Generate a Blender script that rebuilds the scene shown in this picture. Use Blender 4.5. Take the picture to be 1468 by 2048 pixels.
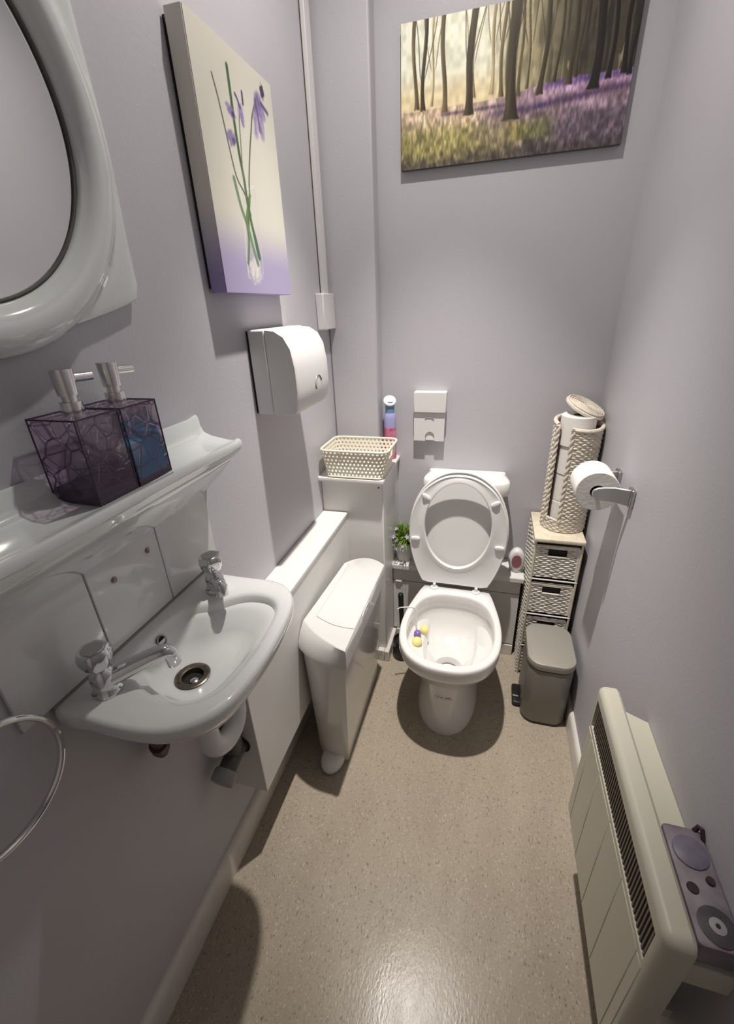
import bpy, bmesh, math, random
import numpy as np
from mathutils import Vector, Matrix, noise as mnoise
random.seed(7)
rng = np.random.default_rng(7)
scene = bpy.context.scene
COL = scene.collection
for o in list(bpy.data.objects): bpy.data.objects.remove(o)

# ------------------------------------------------------------------ camera
YAW, PITCH, ROLL, FPX = map(math.radians, (-16.524, 25.381, 2.445, 0)); FPX = 862.5
CAM = Vector((0, 0, 1.5))
fwd = Vector((math.sin(YAW)*math.cos(PITCH), math.cos(YAW)*math.cos(PITCH), -math.sin(PITCH)))
rgt = Vector((math.cos(YAW), -math.sin(YAW), 0)); dwn = fwd.cross(rgt)
r2 = rgt*math.cos(ROLL) + dwn*math.sin(ROLL); d2 = -rgt*math.sin(ROLL) + dwn*math.cos(ROLL)
cd = bpy.data.cameras.new('camera'); cam = bpy.data.objects.new('camera', cd); COL.objects.link(cam)
cd.sensor_fit = 'HORIZONTAL'; cd.sensor_width = 36; cd.lens = FPX/1468*36; cd.clip_start = .01
m = Matrix((r2, -d2, -fwd)).transposed().to_4x4(); m.translation = CAM; cam.matrix_world = m
scene.camera = cam

# ------------------------------------------------------------------ world, light, exposure
w = bpy.data.worlds.new('world'); scene.world = w; w.use_nodes = True
w.node_tree.nodes['Background'].inputs[0].default_value = (.05, .05, .052, 1)
w.node_tree.nodes['Background'].inputs[1].default_value = 1.0
vs = scene.view_settings
vs.view_transform = 'Standard'; vs.look = 'None'; vs.gamma = 1; vs.use_curve_mapping = False
vs.exposure = 0.0
try: scene.cycles.transparent_max_bounces = 32
except Exception: pass
LIGHT = Vector((-.172, 1.14, 2.78))
SPOT_W, SPOT_DEG, TILT = 205, 56, 4
SPILL_W, SPILL_DEG = 40, 158
LAMP_RGB = (1, .945, .88)
ld = bpy.data.lights.new('downlight_lamp', 'SPOT'); lamp = bpy.data.objects.new('downlight_lamp', ld); COL.objects.link(lamp)
ld.energy = SPOT_W; ld.spot_size = math.radians(SPOT_DEG); ld.spot_blend = 1; ld.shadow_soft_size = .022; ld.color = LAMP_RGB
lamp.location = LIGHT; lamp.rotation_euler = (math.radians(TILT), 0, 0)

ls = bpy.data.lights.new('downlight_spill', 'SPOT'); spill = bpy.data.objects.new('downlight_spill', ls); COL.objects.link(spill)
ls.energy = SPILL_W; ls.spot_size = math.radians(SPILL_DEG); ls.spot_blend = 1; ls.shadow_soft_size = .022; ls.color = LAMP_RGB
spill.location = LIGHT

# ------------------------------------------------------------------ helpers
def S(r, g, b):
    f = lambda c: c/12.92 if c <= .04045 else ((c+.055)/1.055)**2.4
    return (f(r/255), f(g/255), f(b/255))
ORG = {}
class MB:
    def __init__(s): s.v = []; s.f = []
    def add(s, vs, fs):
        b = len(s.v); s.v += [tuple(map(float, p)) for p in vs]; s.f += [tuple(i+b for i in f) for f in fs]; return s
    def box(s, x0, x1, y0, y1, z0, z1):
        return s.add([(x0,y0,z0),(x1,y0,z0),(x1,y1,z0),(x0,y1,z0),(x0,y0,z1),(x1,y0,z1),(x1,y1,z1),(x0,y1,z1)],
                     [(0,3,2,1),(4,5,6,7),(0,1,5,4),(1,2,6,5),(2,3,7,6),(3,0,4,7)])
    def loft(s, rings, c0=True, c1=True, closed=True, loop=False):
        n = len(rings[0]); vs = [p for r in rings for p in r]; fs = []
        R = len(rings); e = n if closed else n-1
        for i in range(R if loop else R-1):
            j = (i+1) % R
            for k in range(e):
                l = (k+1) % n; fs.append((i*n+k, i*n+l, j*n+l, j*n+k))
        if c0 and not loop: fs.append(tuple(range(n-1, -1, -1)))
        if c1 and not loop: fs.append(tuple((R-1)*n+k for k in range(n)))
        return s.add(vs, fs)
    def tube(s, pts, r, n=10, caps=True, loop=False, flat=1):
        pts = [Vector(p) for p in pts]; m_ = len(pts); rs = r if isinstance(r, (list, tuple)) else [r]*m_
        rings = []; up = None
        for i, p in enumerate(pts):
            if loop: t = pts[(i+1) % m_]-pts[i-1]
            else: t = pts[min(i+1, m_-1)]-pts[max(i-1, 0)]
            t.normalize()
            if up is None:
                up = Vector((0,0,1)) if abs(t.z) < .9 else Vector((1,0,0))
            a = t.cross(up).normalized(); b = a.cross(t); up = b
            rings.append([p + a*math.cos(q)*rs[i] + b*math.sin(q)*rs[i]*flat for q in [2*math.pi*k/n for k in range(n)]])
        return s.loft(rings, caps, caps, True, loop)
    def lathe(s, prof, c, ax='z', n=32, c0=True, c1=True, dirv=None):
        c = Vector(c)
        if dirv is None: dirv = {'x':(1,0,0),'y':(0,1,0),'z':(0,0,1)}[ax]
        d = Vector(dirv).normalized(); a = d.orthogonal().normalized(); b = d.cross(a)
        return s.loft([[c + d*h + (a*math.cos(q)+b*math.sin(q))*max(r, 1e-5) for q in [2*math.pi*k/n for k in range(n)]] for r, h in prof], c0, c1)
    def ell(s, c, rx, ry, rz, n=20, m_=12):
        return s.loft([[(c[0]+rx*math.sin(a)*math.cos(q), c[1]+ry*math.sin(a)*math.sin(q), c[2]-rz*math.cos(a)) for q in [2*math.pi*k/n for k in range(n)]]
                       for a in [math.pi*max(.02, min(i/m_, .98)) for i in range(m_+1)]])
    def rbox(s, x0, x1, y0, y1, z0, z1, r, n=6, e=None):
        """vertical rounded-corner box, edges of top/bottom softened by e"""
        e = r*.3 if e is None else e
        def ring(z, i):
            rr = max(r-i, .0005); out = []
            for cx, cy, a0 in ((x1-i-rr, y1-i-rr, 0), (x0+i+rr, y1-i-rr, 90), (x0+i+rr, y0+i+rr, 180), (x1-i-rr, y0+i+rr, 270)):
                for k in range(n+1):
                    a = math.radians(a0+90*k/n); out.append((cx+rr*math.cos(a), cy+rr*math.sin(a), z))
            return out
        return s.loft([ring(z0, e), ring(z0+e*.3, e*.3), ring(z0+e, 0), ring(z1-e, 0), ring(z1-e*.3, e*.3), ring(z1, e)])
    def build(s, name, mat, parent=None, smooth=30, bevel=0, seg=2, solid=0, fixn=True):
        me = bpy.data.meshes.new(name)
        V = np.array(s.v)
        if parent is None:
            lo, hi = V.min(0), V.max(0); org = Vector(((lo[0]+hi[0])/2, (lo[1]+hi[1])/2, lo[2]))
        else: org = ORG[parent.name]
        me.from_pydata([tuple(p) for p in V-np.array(org)], [], s.f)
        if fixn:
            bm = bmesh.new(); bm.from_mesh(me); bmesh.ops.recalc_face_normals(bm, faces=bm.faces); bm.to_mesh(me); bm.free()
        if smooth:
            me.polygons.foreach_set('use_smooth', [True]*len(me.polygons)); me.set_sharp_from_angle(angle=math.radians(smooth))
        me.materials.append(mat)
        o = bpy.data.objects.new(name, me); COL.objects.link(o)
        if parent is None: o.location = org
        else: o.parent = parent
        ORG[o.name] = org
        if solid:
            md = o.modifiers.new('solid', 'SOLIDIFY'); md.thickness = solid; md.offset = 0
        if bevel:
            md = o.modifiers.new('bevel', 'BEVEL'); md.width = bevel; md.segments = seg; md.limit_method = 'ANGLE'; md.angle_limit = math.radians(40)
        return o
def tag(o, label=None, cat=None, group=None, kind=None):
    for k, v in (('label', label), ('category', cat), ('group', group), ('kind', kind)):
        if v: o[k] = v
    return o
def thing(name, loc, label, cat, group=None):
    o = bpy.data.objects.new(name, None); COL.objects.link(o); o.location = loc; o.empty_display_size = .05
    ORG[o.name] = Vector(loc); return tag(o, label, cat, group)
def copy_tree(o, off, parent=None):
    c = o.copy(); COL.objects.link(c)
    if parent is None: c.location = o.location + Vector(off); ORG[c.name] = ORG[o.name] + Vector(off)
    else: c.parent = parent; ORG[c.name] = ORG[parent.name]
    for ch in [q for q in bpy.data.objects if q.parent == o]: copy_tree(ch, off, c)
    return c
def catmull(P, n=8, closed=True):
    P = [np.array(p, float) for p in P]; out = []; N = len(P)
    for i in range(N if closed else N-1):
        if closed: a, b, c, d = P[i-1], P[i], P[(i+1) % N], P[(i+2) % N]
        else: a, b, c, d = P[max(i-1,0)], P[i], P[i+1], P[min(i+2,N-1)]
        for k in range(n):
            t = k/n; out.append(.5*((2*b)+(c-a)*t+(2*a-5*b+4*c-d)*t*t+(3*b-a-3*c+d)*t**3))
    if not closed: out.append(P[-1])
    return out
def polar(P, c, N=64, closed_smooth=True):
    """star-shaped outline resampled at N equal angles about c -> array of (x, y)"""
    Q = np.array(catmull(P, 10) if closed_smooth else P); d = Q-np.array(c)
    ang = np.arctan2(d[:,1], d[:,0]) % (2*np.pi); rad = np.hypot(d[:,0], d[:,1]); o = np.argsort(ang)
    ang, rad = ang[o], rad[o]
    t = np.arange(N)*2*np.pi/N
    r = np.interp(t, np.r_[ang[-1]-2*np.pi, ang, ang[0]+2*np.pi], np.r_[rad[-1], rad, rad[0]])
    return np.c_[c[0]+r*np.cos(t), c[1]+r*np.sin(t)]
def mirror_pts(P): return P + [(-x, y) for x, y in reversed(P) if abs(x) > 1e-6]

# ------------------------------------------------------------------ materials
def mat(name, col, rough=.5, metal=0, coat=0, bump=0, bscale=40, var=0, vscale=6, spec=.5, trans=0, ior=1.45, emit=0, var2=None, sss=0):
    m_ = bpy.data.materials.new(name); m_.use_nodes = True; nt = m_.node_tree; b = nt.nodes['Principled BSDF']
    b.inputs['Base Color'].default_value = (*col, 1); b.inputs['Roughness'].default_value = rough; b.inputs['Metallic'].default_value = metal
    b.inputs['Coat Weight'].default_value = coat; b.inputs['Coat Roughness'].default_value = .06
    b.inputs['Specular IOR Level'].default_value = spec; b.inputs['Transmission Weight'].default_value = trans; b.inputs['IOR'].default_value = ior
    if emit: b.inputs['Emission Color'].default_value = (*col, 1); b.inputs['Emission Strength'].default_value = emit
    tc = nt.nodes.new('ShaderNodeTexCoord')
    if var:
        n = nt.nodes.new('ShaderNodeTexNoise'); n.inputs['Scale'].default_value = vscale; n.inputs['Detail'].default_value = 5
        nt.links.new(tc.outputs['Object'], n.inputs['Vector'])
        mx = nt.nodes.new('ShaderNodeMix'); mx.data_type = 'RGBA'
        c2 = var2 or tuple(c*(1-var) for c in col)
        mx.inputs[6].default_value = (*col, 1); mx.inputs[7].default_value = (*c2, 1)
        rp = nt.nodes.new('ShaderNodeValToRGB'); rp.color_ramp.elements[0].position = .35; rp.color_ramp.elements[1].position = .7
        nt.links.new(n.outputs['Fac'], rp.inputs[0]); nt.links.new(rp.outputs[0], mx.inputs[0]); nt.links.new(mx.outputs[2], b.inputs['Base Color'])
    if bump:
        n2 = nt.nodes.new('ShaderNodeTexNoise'); n2.inputs['Scale'].default_value = bscale; n2.inputs['Detail'].default_value = 4
        nt.links.new(tc.outputs['Object'], n2.inputs['Vector'])
        bp = nt.nodes.new('ShaderNodeBump'); bp.inputs['Strength'].default_value = bump; bp.inputs['Distance'].default_value = .002
        nt.links.new(n2.outputs['Fac'], bp.inputs['Height']); nt.links.new(bp.outputs[0], b.inputs['Normal'])
    return m_
M = {}
M['wall'] = mat('lilac_wall_paint', (.55,.54,.578), .55, bump=.25, bscale=120, var=.03, vscale=3)
M['ceil'] = mat('ceiling_paint', (.72,.71,.70), .7, bump=.2, bscale=60)
M['white_gloss'] = mat('white_gloss_paint', (.78,.765,.74), .32, bump=.12, bscale=30, var=.04, vscale=9)
M['skirt'] = mat('skirting_paint', (.74,.70,.65), .35, bump=.2, bscale=50, var=.10, vscale=14)
M['ceramic'] = mat('white_ceramic', (.83,.815,.80), .08, coat=.6)
M['ceramic_grey'] = mat('pale_grey_ceramic', (.70,.73,.73), .08, coat=.6)
M['basin'] = mat('basin_ceramic', (.76,.77,.765), .08, coat=.6)
M['seat'] = mat('seat_plastic', (.80,.795,.785), .18, coat=.3)
M['plastic'] = mat('white_plastic', (.76,.75,.74), .3)
M['plastic_bin'] = mat('bin_white_plastic', (.72,.715,.70), .13, coat=.3)
M['plastic_grey'] = mat('grey_plastic', (.30,.295,.28), .4)
M['dark_pipe'] = mat('dark_grey_pipe', (.10,.095,.085), .45, var=.3, vscale=30)
M['brown_pipe'] = mat('brown_pipe', (.07,.045,.035), .5)
M['black'] = mat('black_plastic', (.015,.014,.014), .35)
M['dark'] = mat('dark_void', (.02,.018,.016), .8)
M['chrome'] = mat('chrome', (.72,.72,.73), .07, metal=1)
M['chrome_dull'] = mat('dull_chrome', (.5,.5,.49), .24, metal=1)
M['holder'] = mat('satin_holder_metal', (.55,.55,.54), .38, metal=.7)
M['pump'] = mat('pump_chrome', (.80,.79,.77), .16, metal=1)
M['brass_dirty'] = mat('tarnished_metal', (.30,.26,.21), .3, metal=1, var=.6, vscale=80)
M['heater'] = mat('cream_enamel', (.60,.575,.475), .38, bump=.05, bscale=200)
M['heater_dark'] = mat('heater_inside', (.03,.027,.022), .7)
M['slat'] = mat('heater_slat', (.16,.14,.11), .5)
M['tile'] = mat('white_tile', (.70,.70,.70), .12, coat=.5, var=.03, vscale=5)
M['grout'] = mat('grout', (.40,.37,.35), .8)
M['cream'] = mat('cream_plastic', (.79,.745,.63), .45)
M['wicker'] = mat('whitewashed_wicker', (.86,.82,.74), .75, bump=.4, bscale=300, var=.22, vscale=60)
M['wicker_board'] = mat('whitewashed_board', (.74,.66,.52), .7, bump=.4, bscale=150, var=.2, vscale=40)
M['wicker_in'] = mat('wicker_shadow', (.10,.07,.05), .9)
M['rope'] = mat('pale_rope', (.82,.75,.64), .8, bump=.5, bscale=260, var=.22, vscale=50)
M['tissue'] = mat('toilet_paper', (.84,.81,.775), .9, bump=.3, bscale=120)
M['card'] = mat('cardboard_core', (.20,.165,.13), .9)
M['brown'] = mat('reddish_board', (.22,.10,.06), .8)
M['steel'] = mat('taupe_brushed_metal', (.235,.22,.195), .42, metal=.25, bump=.03, bscale=300)
M['steel_lid'] = mat('taupe_painted_lid', (.36,.34,.30), .40, metal=.15)
M['can_pink'] = mat('can_pink_print', S(222,150,180), .3, metal=.1, var=.5, vscale=38, var2=S(190,60,95))
M['can_lilac'] = mat('can_lilac_print', S(172,168,216), .3, metal=.1)
M['can_blue'] = mat('can_blue_nozzle', S(110,145,178), .3)
M['can_white'] = mat('can_white_cap', (.8,.82,.86), .3)
M['leaf'] = mat('plastic_leaf', S(86,128,48), .5, var=.5, vscale=60, var2=S(150,170,75))
M['petal'] = mat('lilac_petal', S(140,130,165), .6, var=.3, vscale=200, var2=S(210,205,215))
M['petal_c'] = mat('flower_centre', S(225,215,190), .6)
M['pot'] = mat('white_pot', (.84,.83,.79), .4)
M['gravel'] = mat('white_petal_litter', (.75,.72,.66), .7)
M['plum'] = mat('dusky_pink_pad', S(150,95,105), .5)
M['yellow'] = mat('yellow_gel', S(250,232,150), .3)
M['purple'] = mat('purple_gel', S(130,110,190), .3)
M['mirror'] = mat('mirror_glass', (.80,.81,.80), .02, metal=1)
M['water'] = mat('bowl_water', (.80,.80,.78), .02, coat=1)
M['logo'] = mat('faint_grey_print', (.45,.43,.40), .4)
M['lilac_print'] = mat('lilac_box_print', S(152,143,150), .5, var=.35, vscale=24, var2=S(112,102,112))
M['lilac_disc'] = mat('lilac_disc', S(122,115,132), .45, var=.2, vscale=60)
M['grey_disc'] = mat('slate_disc', S(82,78,84), .45, var=.3, vscale=60)
M['disc_pale'] = mat('pale_flower_print', S(165,160,165), .5)
M['maroon'] = mat('dark_maroon', S(52,38,46), .5)
M['seal'] = mat('grey_sealant', (.28,.26,.24), .6)
M['lens'] = mat('lamp_lens', (1,.94,.86), .3, emit=30)
M['door'] = mat('door_paint', (.70,.69,.66), .4)

def floor_mat():
    m_ = mat('speckled_vinyl', S(176,164,148), .30, spec=.26); nt = m_.node_tree; b = nt.nodes['Principled BSDF']
    tc = nt.nodes.new('ShaderNodeTexCoord'); mp = nt.nodes.new('ShaderNodeMapping'); mp.inputs['Scale'].default_value = (1, .45, 1)
    nt.links.new(tc.outputs['Object'], mp.inputs['Vector'])
    def noise(sc, det=2):
        n = nt.nodes.new('ShaderNodeTexNoise'); n.inputs['Scale'].default_value = sc; n.inputs['Detail'].default_value = det
        nt.links.new(mp.outputs[0], n.inputs['Vector']); return n
    def ramp(src, a, b_):
        r = nt.nodes.new('ShaderNodeValToRGB'); r.color_ramp.elements[0].position = a; r.color_ramp.elements[1].position = b_
        nt.links.new(src, r.inputs[0]); return r
    def mix(fac, A, B):
        x = nt.nodes.new('ShaderNodeMix'); x.data_type = 'RGBA'
        nt.links.new(fac, x.inputs[0])
        for i, c in ((6, A), (7, B)):
            if isinstance(c, tuple): x.inputs[i].default_value = (*c, 1)
            else: nt.links.new(c, x.inputs[i])
        return x.outputs[2]
    c = mix(ramp(noise(9, 4).outputs['Fac'], .3, .75).outputs[0], S(172,161,145), S(160,148,132))
    c = mix(ramp(noise(330).outputs['Fac'], .60, .70).outputs[0], c, S(194,184,168))
    c = mix(ramp(noise(175).outputs['Fac'], .62, .72).outputs[0], c, S(134,122,108))
    c = mix(ramp(noise(240, 1).outputs['Fac'], .67, .75).outputs[0], c, S(108,98,90))
    nt.links.new(c, b.inputs['Base Color'])
    n = noise(190, 3); bp = nt.nodes.new('ShaderNodeBump'); bp.inputs['Strength'].default_value = .25; bp.inputs['Distance'].default_value = .0010
    nt.links.new(n.outputs['Fac'], bp.inputs['Height']); nt.links.new(bp.outputs[0], b.inputs['Normal'])
    r = ramp(noise(12, 3).outputs['Fac'], .3, .7)
    mr = nt.nodes.new('ShaderNodeMapRange'); mr.inputs[3].default_value = .18; mr.inputs[4].default_value = .28
    nt.links.new(r.outputs[0], mr.inputs[0]); nt.links.new(mr.outputs[0], b.inputs['Roughness'])
    return m_
M['floor'] = floor_mat()

def attr_mat(name, rough=.5):
    m_ = mat(name, (1,1,1), rough); nt = m_.node_tree
    a = nt.nodes.new('ShaderNodeVertexColor'); a.layer_name = 'print'
    nt.links.new(a.outputs[0], nt.nodes['Principled BSDF'].inputs['Base Color']); return m_
M['print'] = attr_mat('canvas_print', .5)

def bottle_mat():
    m_ = bpy.data.materials.new('purple_crackle_acrylic'); m_.use_nodes = True; nt = m_.node_tree; nt.nodes.clear()
    out = nt.nodes.new('ShaderNodeOutputMaterial'); tc = nt.nodes.new('ShaderNodeTexCoord')
    vo = nt.nodes.new('ShaderNodeTexVoronoi'); vo.feature = 'DISTANCE_TO_EDGE'; vo.inputs['Scale'].default_value = 34
    nt.links.new(tc.outputs['Object'], vo.inputs['Vector'])
    rp = nt.nodes.new('ShaderNodeValToRGB'); rp.color_ramp.elements[0].position = .015; rp.color_ramp.elements[1].position = .06
    rp.color_ramp.elements[0].color = (*S(176,152,180), 1); rp.color_ramp.elements[1].color = (*S(252,246,252), 1)
    nt.links.new(vo.outputs['Distance'], rp.inputs[0])
    tr = nt.nodes.new('ShaderNodeBsdfTransparent'); nt.links.new(rp.outputs[0], tr.inputs[0])
    gl = nt.nodes.new('ShaderNodeBsdfGlossy'); gl.inputs['Roughness'].default_value = .08
    df = nt.nodes.new('ShaderNodeBsdfDiffuse'); df.inputs[0].default_value = (*S(178,150,182), 1)
    fr = nt.nodes.new('ShaderNodeFresnel'); fr.inputs[0].default_value = 1.45
    bp = nt.nodes.new('ShaderNodeBump'); bp.inputs['Strength'].default_value = .4; bp.inputs['Distance'].default_value = .002
    nt.links.new(rp.outputs[0], bp.inputs['Height']); nt.links.new(bp.outputs[0], gl.inputs['Normal']); nt.links.new(bp.outputs[0], fr.inputs['Normal'])
    m1 = nt.nodes.new('ShaderNodeMixShader'); m1.inputs[0].default_value = .13; nt.links.new(tr.outputs[0], m1.inputs[1]); nt.links.new(df.outputs[0], m1.inputs[2])
    m2 = nt.nodes.new('ShaderNodeMixShader'); nt.links.new(fr.outputs[0], m2.inputs[0]); nt.links.new(m1.outputs[0], m2.inputs[1]); nt.links.new(gl.outputs[0], m2.inputs[2])
    nt.links.new(m2.outputs[0], out.inputs[0]); return m_
M['bottle'] = bottle_mat()
def clear_mat(name, col, diff, k):
    m_ = bpy.data.materials.new(name); m_.use_nodes = True; nt = m_.node_tree; nt.nodes.clear()
    out = nt.nodes.new('ShaderNodeOutputMaterial'); tr = nt.nodes.new('ShaderNodeBsdfTransparent'); tr.inputs[0].default_value = (*col, 1)
    df = nt.nodes.new('ShaderNodeBsdfPrincipled'); df.inputs['Base Color'].default_value = (*diff, 1); df.inputs['Roughness'].default_value = .15
    mx = nt.nodes.new('ShaderNodeMixShader'); mx.inputs[0].default_value = k
    nt.links.new(tr.outputs[0], mx.inputs[1]); nt.links.new(df.outputs[0], mx.inputs[2]); nt.links.new(mx.outputs[0], out.inputs[0]); return m_
M['liquid'] = clear_mat('blue_soap', S(90,205,235), S(30,190,235), .6)
M['liquid_low'] = clear_mat('smoky_soap', S(150,140,165), S(80,80,100), .3)
M['clear'] = clear_mat('clear_plastic', (.85,.85,.85), (.7,.7,.72), .25)

# ------------------------------------------------------------------ room shell
XL, XR, YB, YF, ZC = -.633, .395, 1.79, -.55, 2.81
def struct(name, mb, m_, label, cat, **k):
    return tag(mb.build(name, m_, **k), label, cat, kind='structure')
struct('floor', MB().box(XL-.1, XR+.1, YF-.1, YB+.1, -.05, 0), M['floor'], 'speckled beige vinyl floor', 'floor')
struct('ceiling', MB().box(XL-.1, XR+.1, YF-.1, YB+.1, ZC, ZC+.05), M['ceil'], 'plain white ceiling above the room', 'ceiling')
wl = struct('wall_left', MB().box(XL-.1, XL, YF-.1, YB+.1, 0, ZC), M['wall'], 'pale lilac wall with mirror and basin', 'wall')
struct('wall_right', MB().box(XR, XR+.1, YF-.1, YB+.1, 0, ZC), M['wall'], 'pale lilac wall behind the cream heater', 'wall')
struct('wall_back', MB().box(XL, XR, YB, YB+.1, 0, ZC), M['wall'], 'pale lilac wall behind the toilet', 'wall')
struct('wall_front', MB().box(XL, XR, YF-.1, YF, 0, ZC), M['wall'], 'lilac wall with the door, opposite the toilet', 'wall')
struct('wall_column', MB().box(XL, -.441, 1.72, YB, .905, ZC), M['wall'], 'shallow boxed column in the far left corner', 'wall', bevel=.006)
d1 = struct('door_1', MB().box(-.52, .26, YF, YF+.035, 0, 2.0), M['door'], 'white flush door in the wall opposite the toilet', 'door', bevel=.003)
MB().tube([(-.45, YF+.035, 1.0), (-.45, YF+.08, 1.0), (-.36, YF+.08, 1.0)], .009).build('door_handle', M['chrome'], d1)
def skirting(name, x0, x1, y0, y1, h, side, label):
    # rounded-top skirting running along y
    d = 1 if side == 'l' else -1; xw = x0 if side == 'l' else x1; t = x1-x0
    prof = [(0, 0), (t, 0), (t, h-.018), (t*.8, h-.006), (t*.4, h), (0, h)]
    return struct(name, MB().loft([[(xw+d*px, y, pz) for px, pz in prof] for y in (y0, y1)]), M['skirt'], label, 'skirting', smooth=50)
skirting('baseboard_left', XL, XL+.018, YF, 1.48, .10, 'l', 'cream skirting board along the wall below the basin')
skirting('baseboard_right', XR-.015, XR, YF, 1.79, .085, 'r', 'cream skirting board along the wall below the heater')

# splashback tiles on the left wall
MB().box(XL, XL+.004, .279, .782, .948, 1.128).build('grout', M['grout'], wl)
for k in range(3):
    y0 = .2775+.1695*k
    MB().box(XL, XL+.0075, y0+.0012, y0+.168, .950, 1.1265).build('tile', M['tile'], wl, bevel=.0015)
for y, z in ((.497, 1.0765), (.585, 1.087)):
    MB().lathe([(.0058,0),(.0058,.002),(.0035,.0035),(.001,.0038)], (XL+.0075, y, z), 'x', 12).build('screw_head', M['brass_dirty'], wl)

# ------------------------------------------------------------------ pipe boxings
t = thing('pipe_boxing', (-.58, 1.07, .245), 'long white boxed-in pipe ledge along the left wall', 'boxing')
MB().box(XL, -.532, .662, 1.503, .245, .735).build('side_panel', M['white_gloss'], t, bevel=.002)
MB().box(XL, -.528, .655, 1.503, .735, .749).build('top_board', M['white_gloss'], t, bevel=.003)
MB().lathe([(.031,0),(.031,.003)], (-.586, .6585, .437), 'y', 24).build('pipe_hole', M['dark'], t)

t = thing('tall_pipe_boxing', (-.5, 1.63, 0), 'tall white painted boxing in the corner, basket on top', 'boxing')
MB().box(XL, -.378, 1.503, YB, 0, .890).build('body', M['white_gloss'], t, bevel=.004)
MB().rbox(XL, -.368, 1.472, YB, .890, .905, .005).build('top_board', M['white_gloss'], t)
MB().box(-.385, -.362, 1.478, 1.65, 0, .058).build('side_skirting', M['skirt'], t, bevel=.003)
MB().box(-.415, -.3855, 1.478, 1.5025, 0, .06).build('front_skirting', M['skirt'], t, bevel=.003)
MB().lathe([(.0035,0),(.003,.001)], (-.395, 1.5025, .865), 'y', 10).build('screw_head', M['black'], t)

t = thing('cistern_boxing', (-.09, 1.72, 0), 'low white panelled boxing with shelf behind the toilet', 'boxing')
MB().box(-.378, .187, 1.662, YB, 0, .412).build('carcass', M['white_gloss'], t, bevel=.002)
MB().box(-.376, .186, 1.655, 1.664, .343, .411).build('upper_panel', M['white_gloss'], t, bevel=.001)
MB().box(-.376, .186, 1.655, 1.664, .062, .3385).build('lower_panel', M['white_gloss'], t, bevel=.001)
MB().box(-.378, .196, 1.635, YB, .412, .437).build('shelf_board', M['white_gloss'], t, bevel=.004)
MB().box(-.362, .186, 1.650, 1.662, 0, .056).build('skirting', M['skirt'], t, bevel=.003)
MB().box(-.366, -.332, 1.649, 1.656, .334, .346).tube([(-.36,1.648,.34),(-.338,1.648,.34)], .0035, 8).build('catch', M['skirt'], t)

# cable trunking and spur box
t = thing('cable_trunking', (-.625, 1.68, 1.47), 'narrow white cable trunking running down to a switch box', 'trunking')
MB().box(XL, XL+.016, 1.655, 1.70, 1.55, ZC).build('trunking', M['plastic'], t, bevel=.002)
MB().box(XL, XL+.003, 1.6525, 1.655, 1.55, ZC).build('trunking_gap', M['dark_pipe'], t)
MB().box(XL, XL+.030, 1.60, 1.719, 1.43, 1.551).build('switch_box', M['plastic'], t, bevel=.004)

# ------------------------------------------------------------------ toilet
TX = -.080
t = thing('toilet', (TX, 1.35, 0), 'white ceramic toilet with seat and lid raised', 'toilet')
C0 = (0, 1.32); N = 72
outer = polar(mirror_pts([(0,1.083),(.07,1.092),(.135,1.132),(.174,1.20),(.187,1.29),(.181,1.38),(.163,1.47),(.143,1.545),(.130,1.560),(.06,1.562),(0,1.562)]), C0, N)
inner = polar(mirror_pts([(0,1.118),(.062,1.126),(.117,1.162),(.149,1.223),(.160,1.295),(.153,1.38),(.125,1.457),(.073,1.499),(0,1.509)]), C0, N)
def ring2(P, z, sx=1, sy=1, cy=1.32, dy=0): return [(TX+p[0]*sx, cy+(p[1]-cy)*sy+dy, z) for p in P]
def inset(P, d):
    c = np.array(C0); v = P-c; L = np.hypot(v[:,0], v[:,1])[:,None]; return c+v*(1-d/L)
def sup(hw, y0, y1, z, e=2.5, eb=None):
    yc = (y0+y1)/2; h = (y1-y0)/2; out = []
    for k in range(N):
        a = 2*math.pi*k/N; ca, sa = math.cos(a), math.sin(a)
        ee = e if sa < 0 else (eb or e)
        r = (abs(ca)**ee+abs(sa)**ee)**(-1/ee); out.append((TX+hw*r*ca, yc+h*r*sa, z))
    return out
pan = MB()
pan.loft([sup(.120,1.155,1.60,0,2.2,5), sup(.119,1.155,1.60,.012,2.2,5), sup(.112,1.160,1.60,.03,2.2,5), sup(.098,1.172,1.60,.12,2.2,5), sup(.091,1.172,1.59,.20,2.2,5),
          sup(.094,1.168,1.58,.265,2.2,5), sup(.105,1.160,1.575,.292,2.3,4),
          ring2(inset(outer,.040),.305), ring2(inset(outer,.016),.322), ring2(inset(outer,.006),.342), ring2(outer,.362), ring2(outer,.391), ring2(inset(outer,.002),.398), ring2(inset(outer,.006),.401),
          ring2(inset(inner,-.006),.401), ring2(inset(inner,-.0015),.398), ring2(inner,.391), ring2(inset(inner,-.001),.345), ring2(inset(inner,-.007),.335),
          ring2(inset(inner,.004),.30), ring2(inset(inner,.022),.265), ring2(inset(inner,.050),.232), [(TX+.058*math.cos(2*math.pi*k/N), 1.295+.062*math.sin(2*math.pi*k/N), .205) for k in range(N)],
          [(TX+.050*math.cos(2*math.pi*k/N), 1.30+.054*math.sin(2*math.pi*k/N), .185) for k in range(N)], [(TX+.046*math.cos(2*math.pi*k/N), 1.31+.05*math.sin(2*math.pi*k/N), .14) for k in range(N)]], True, True)
pan_o = pan.build('pan', M['ceramic'], t, smooth=50)
MB().lathe([(.0005,0),(.0485,0),(.0485,.0006)], (TX, 1.303, .172), 'z', 40).build('water', M['water'], t)
lg = MB()
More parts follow.
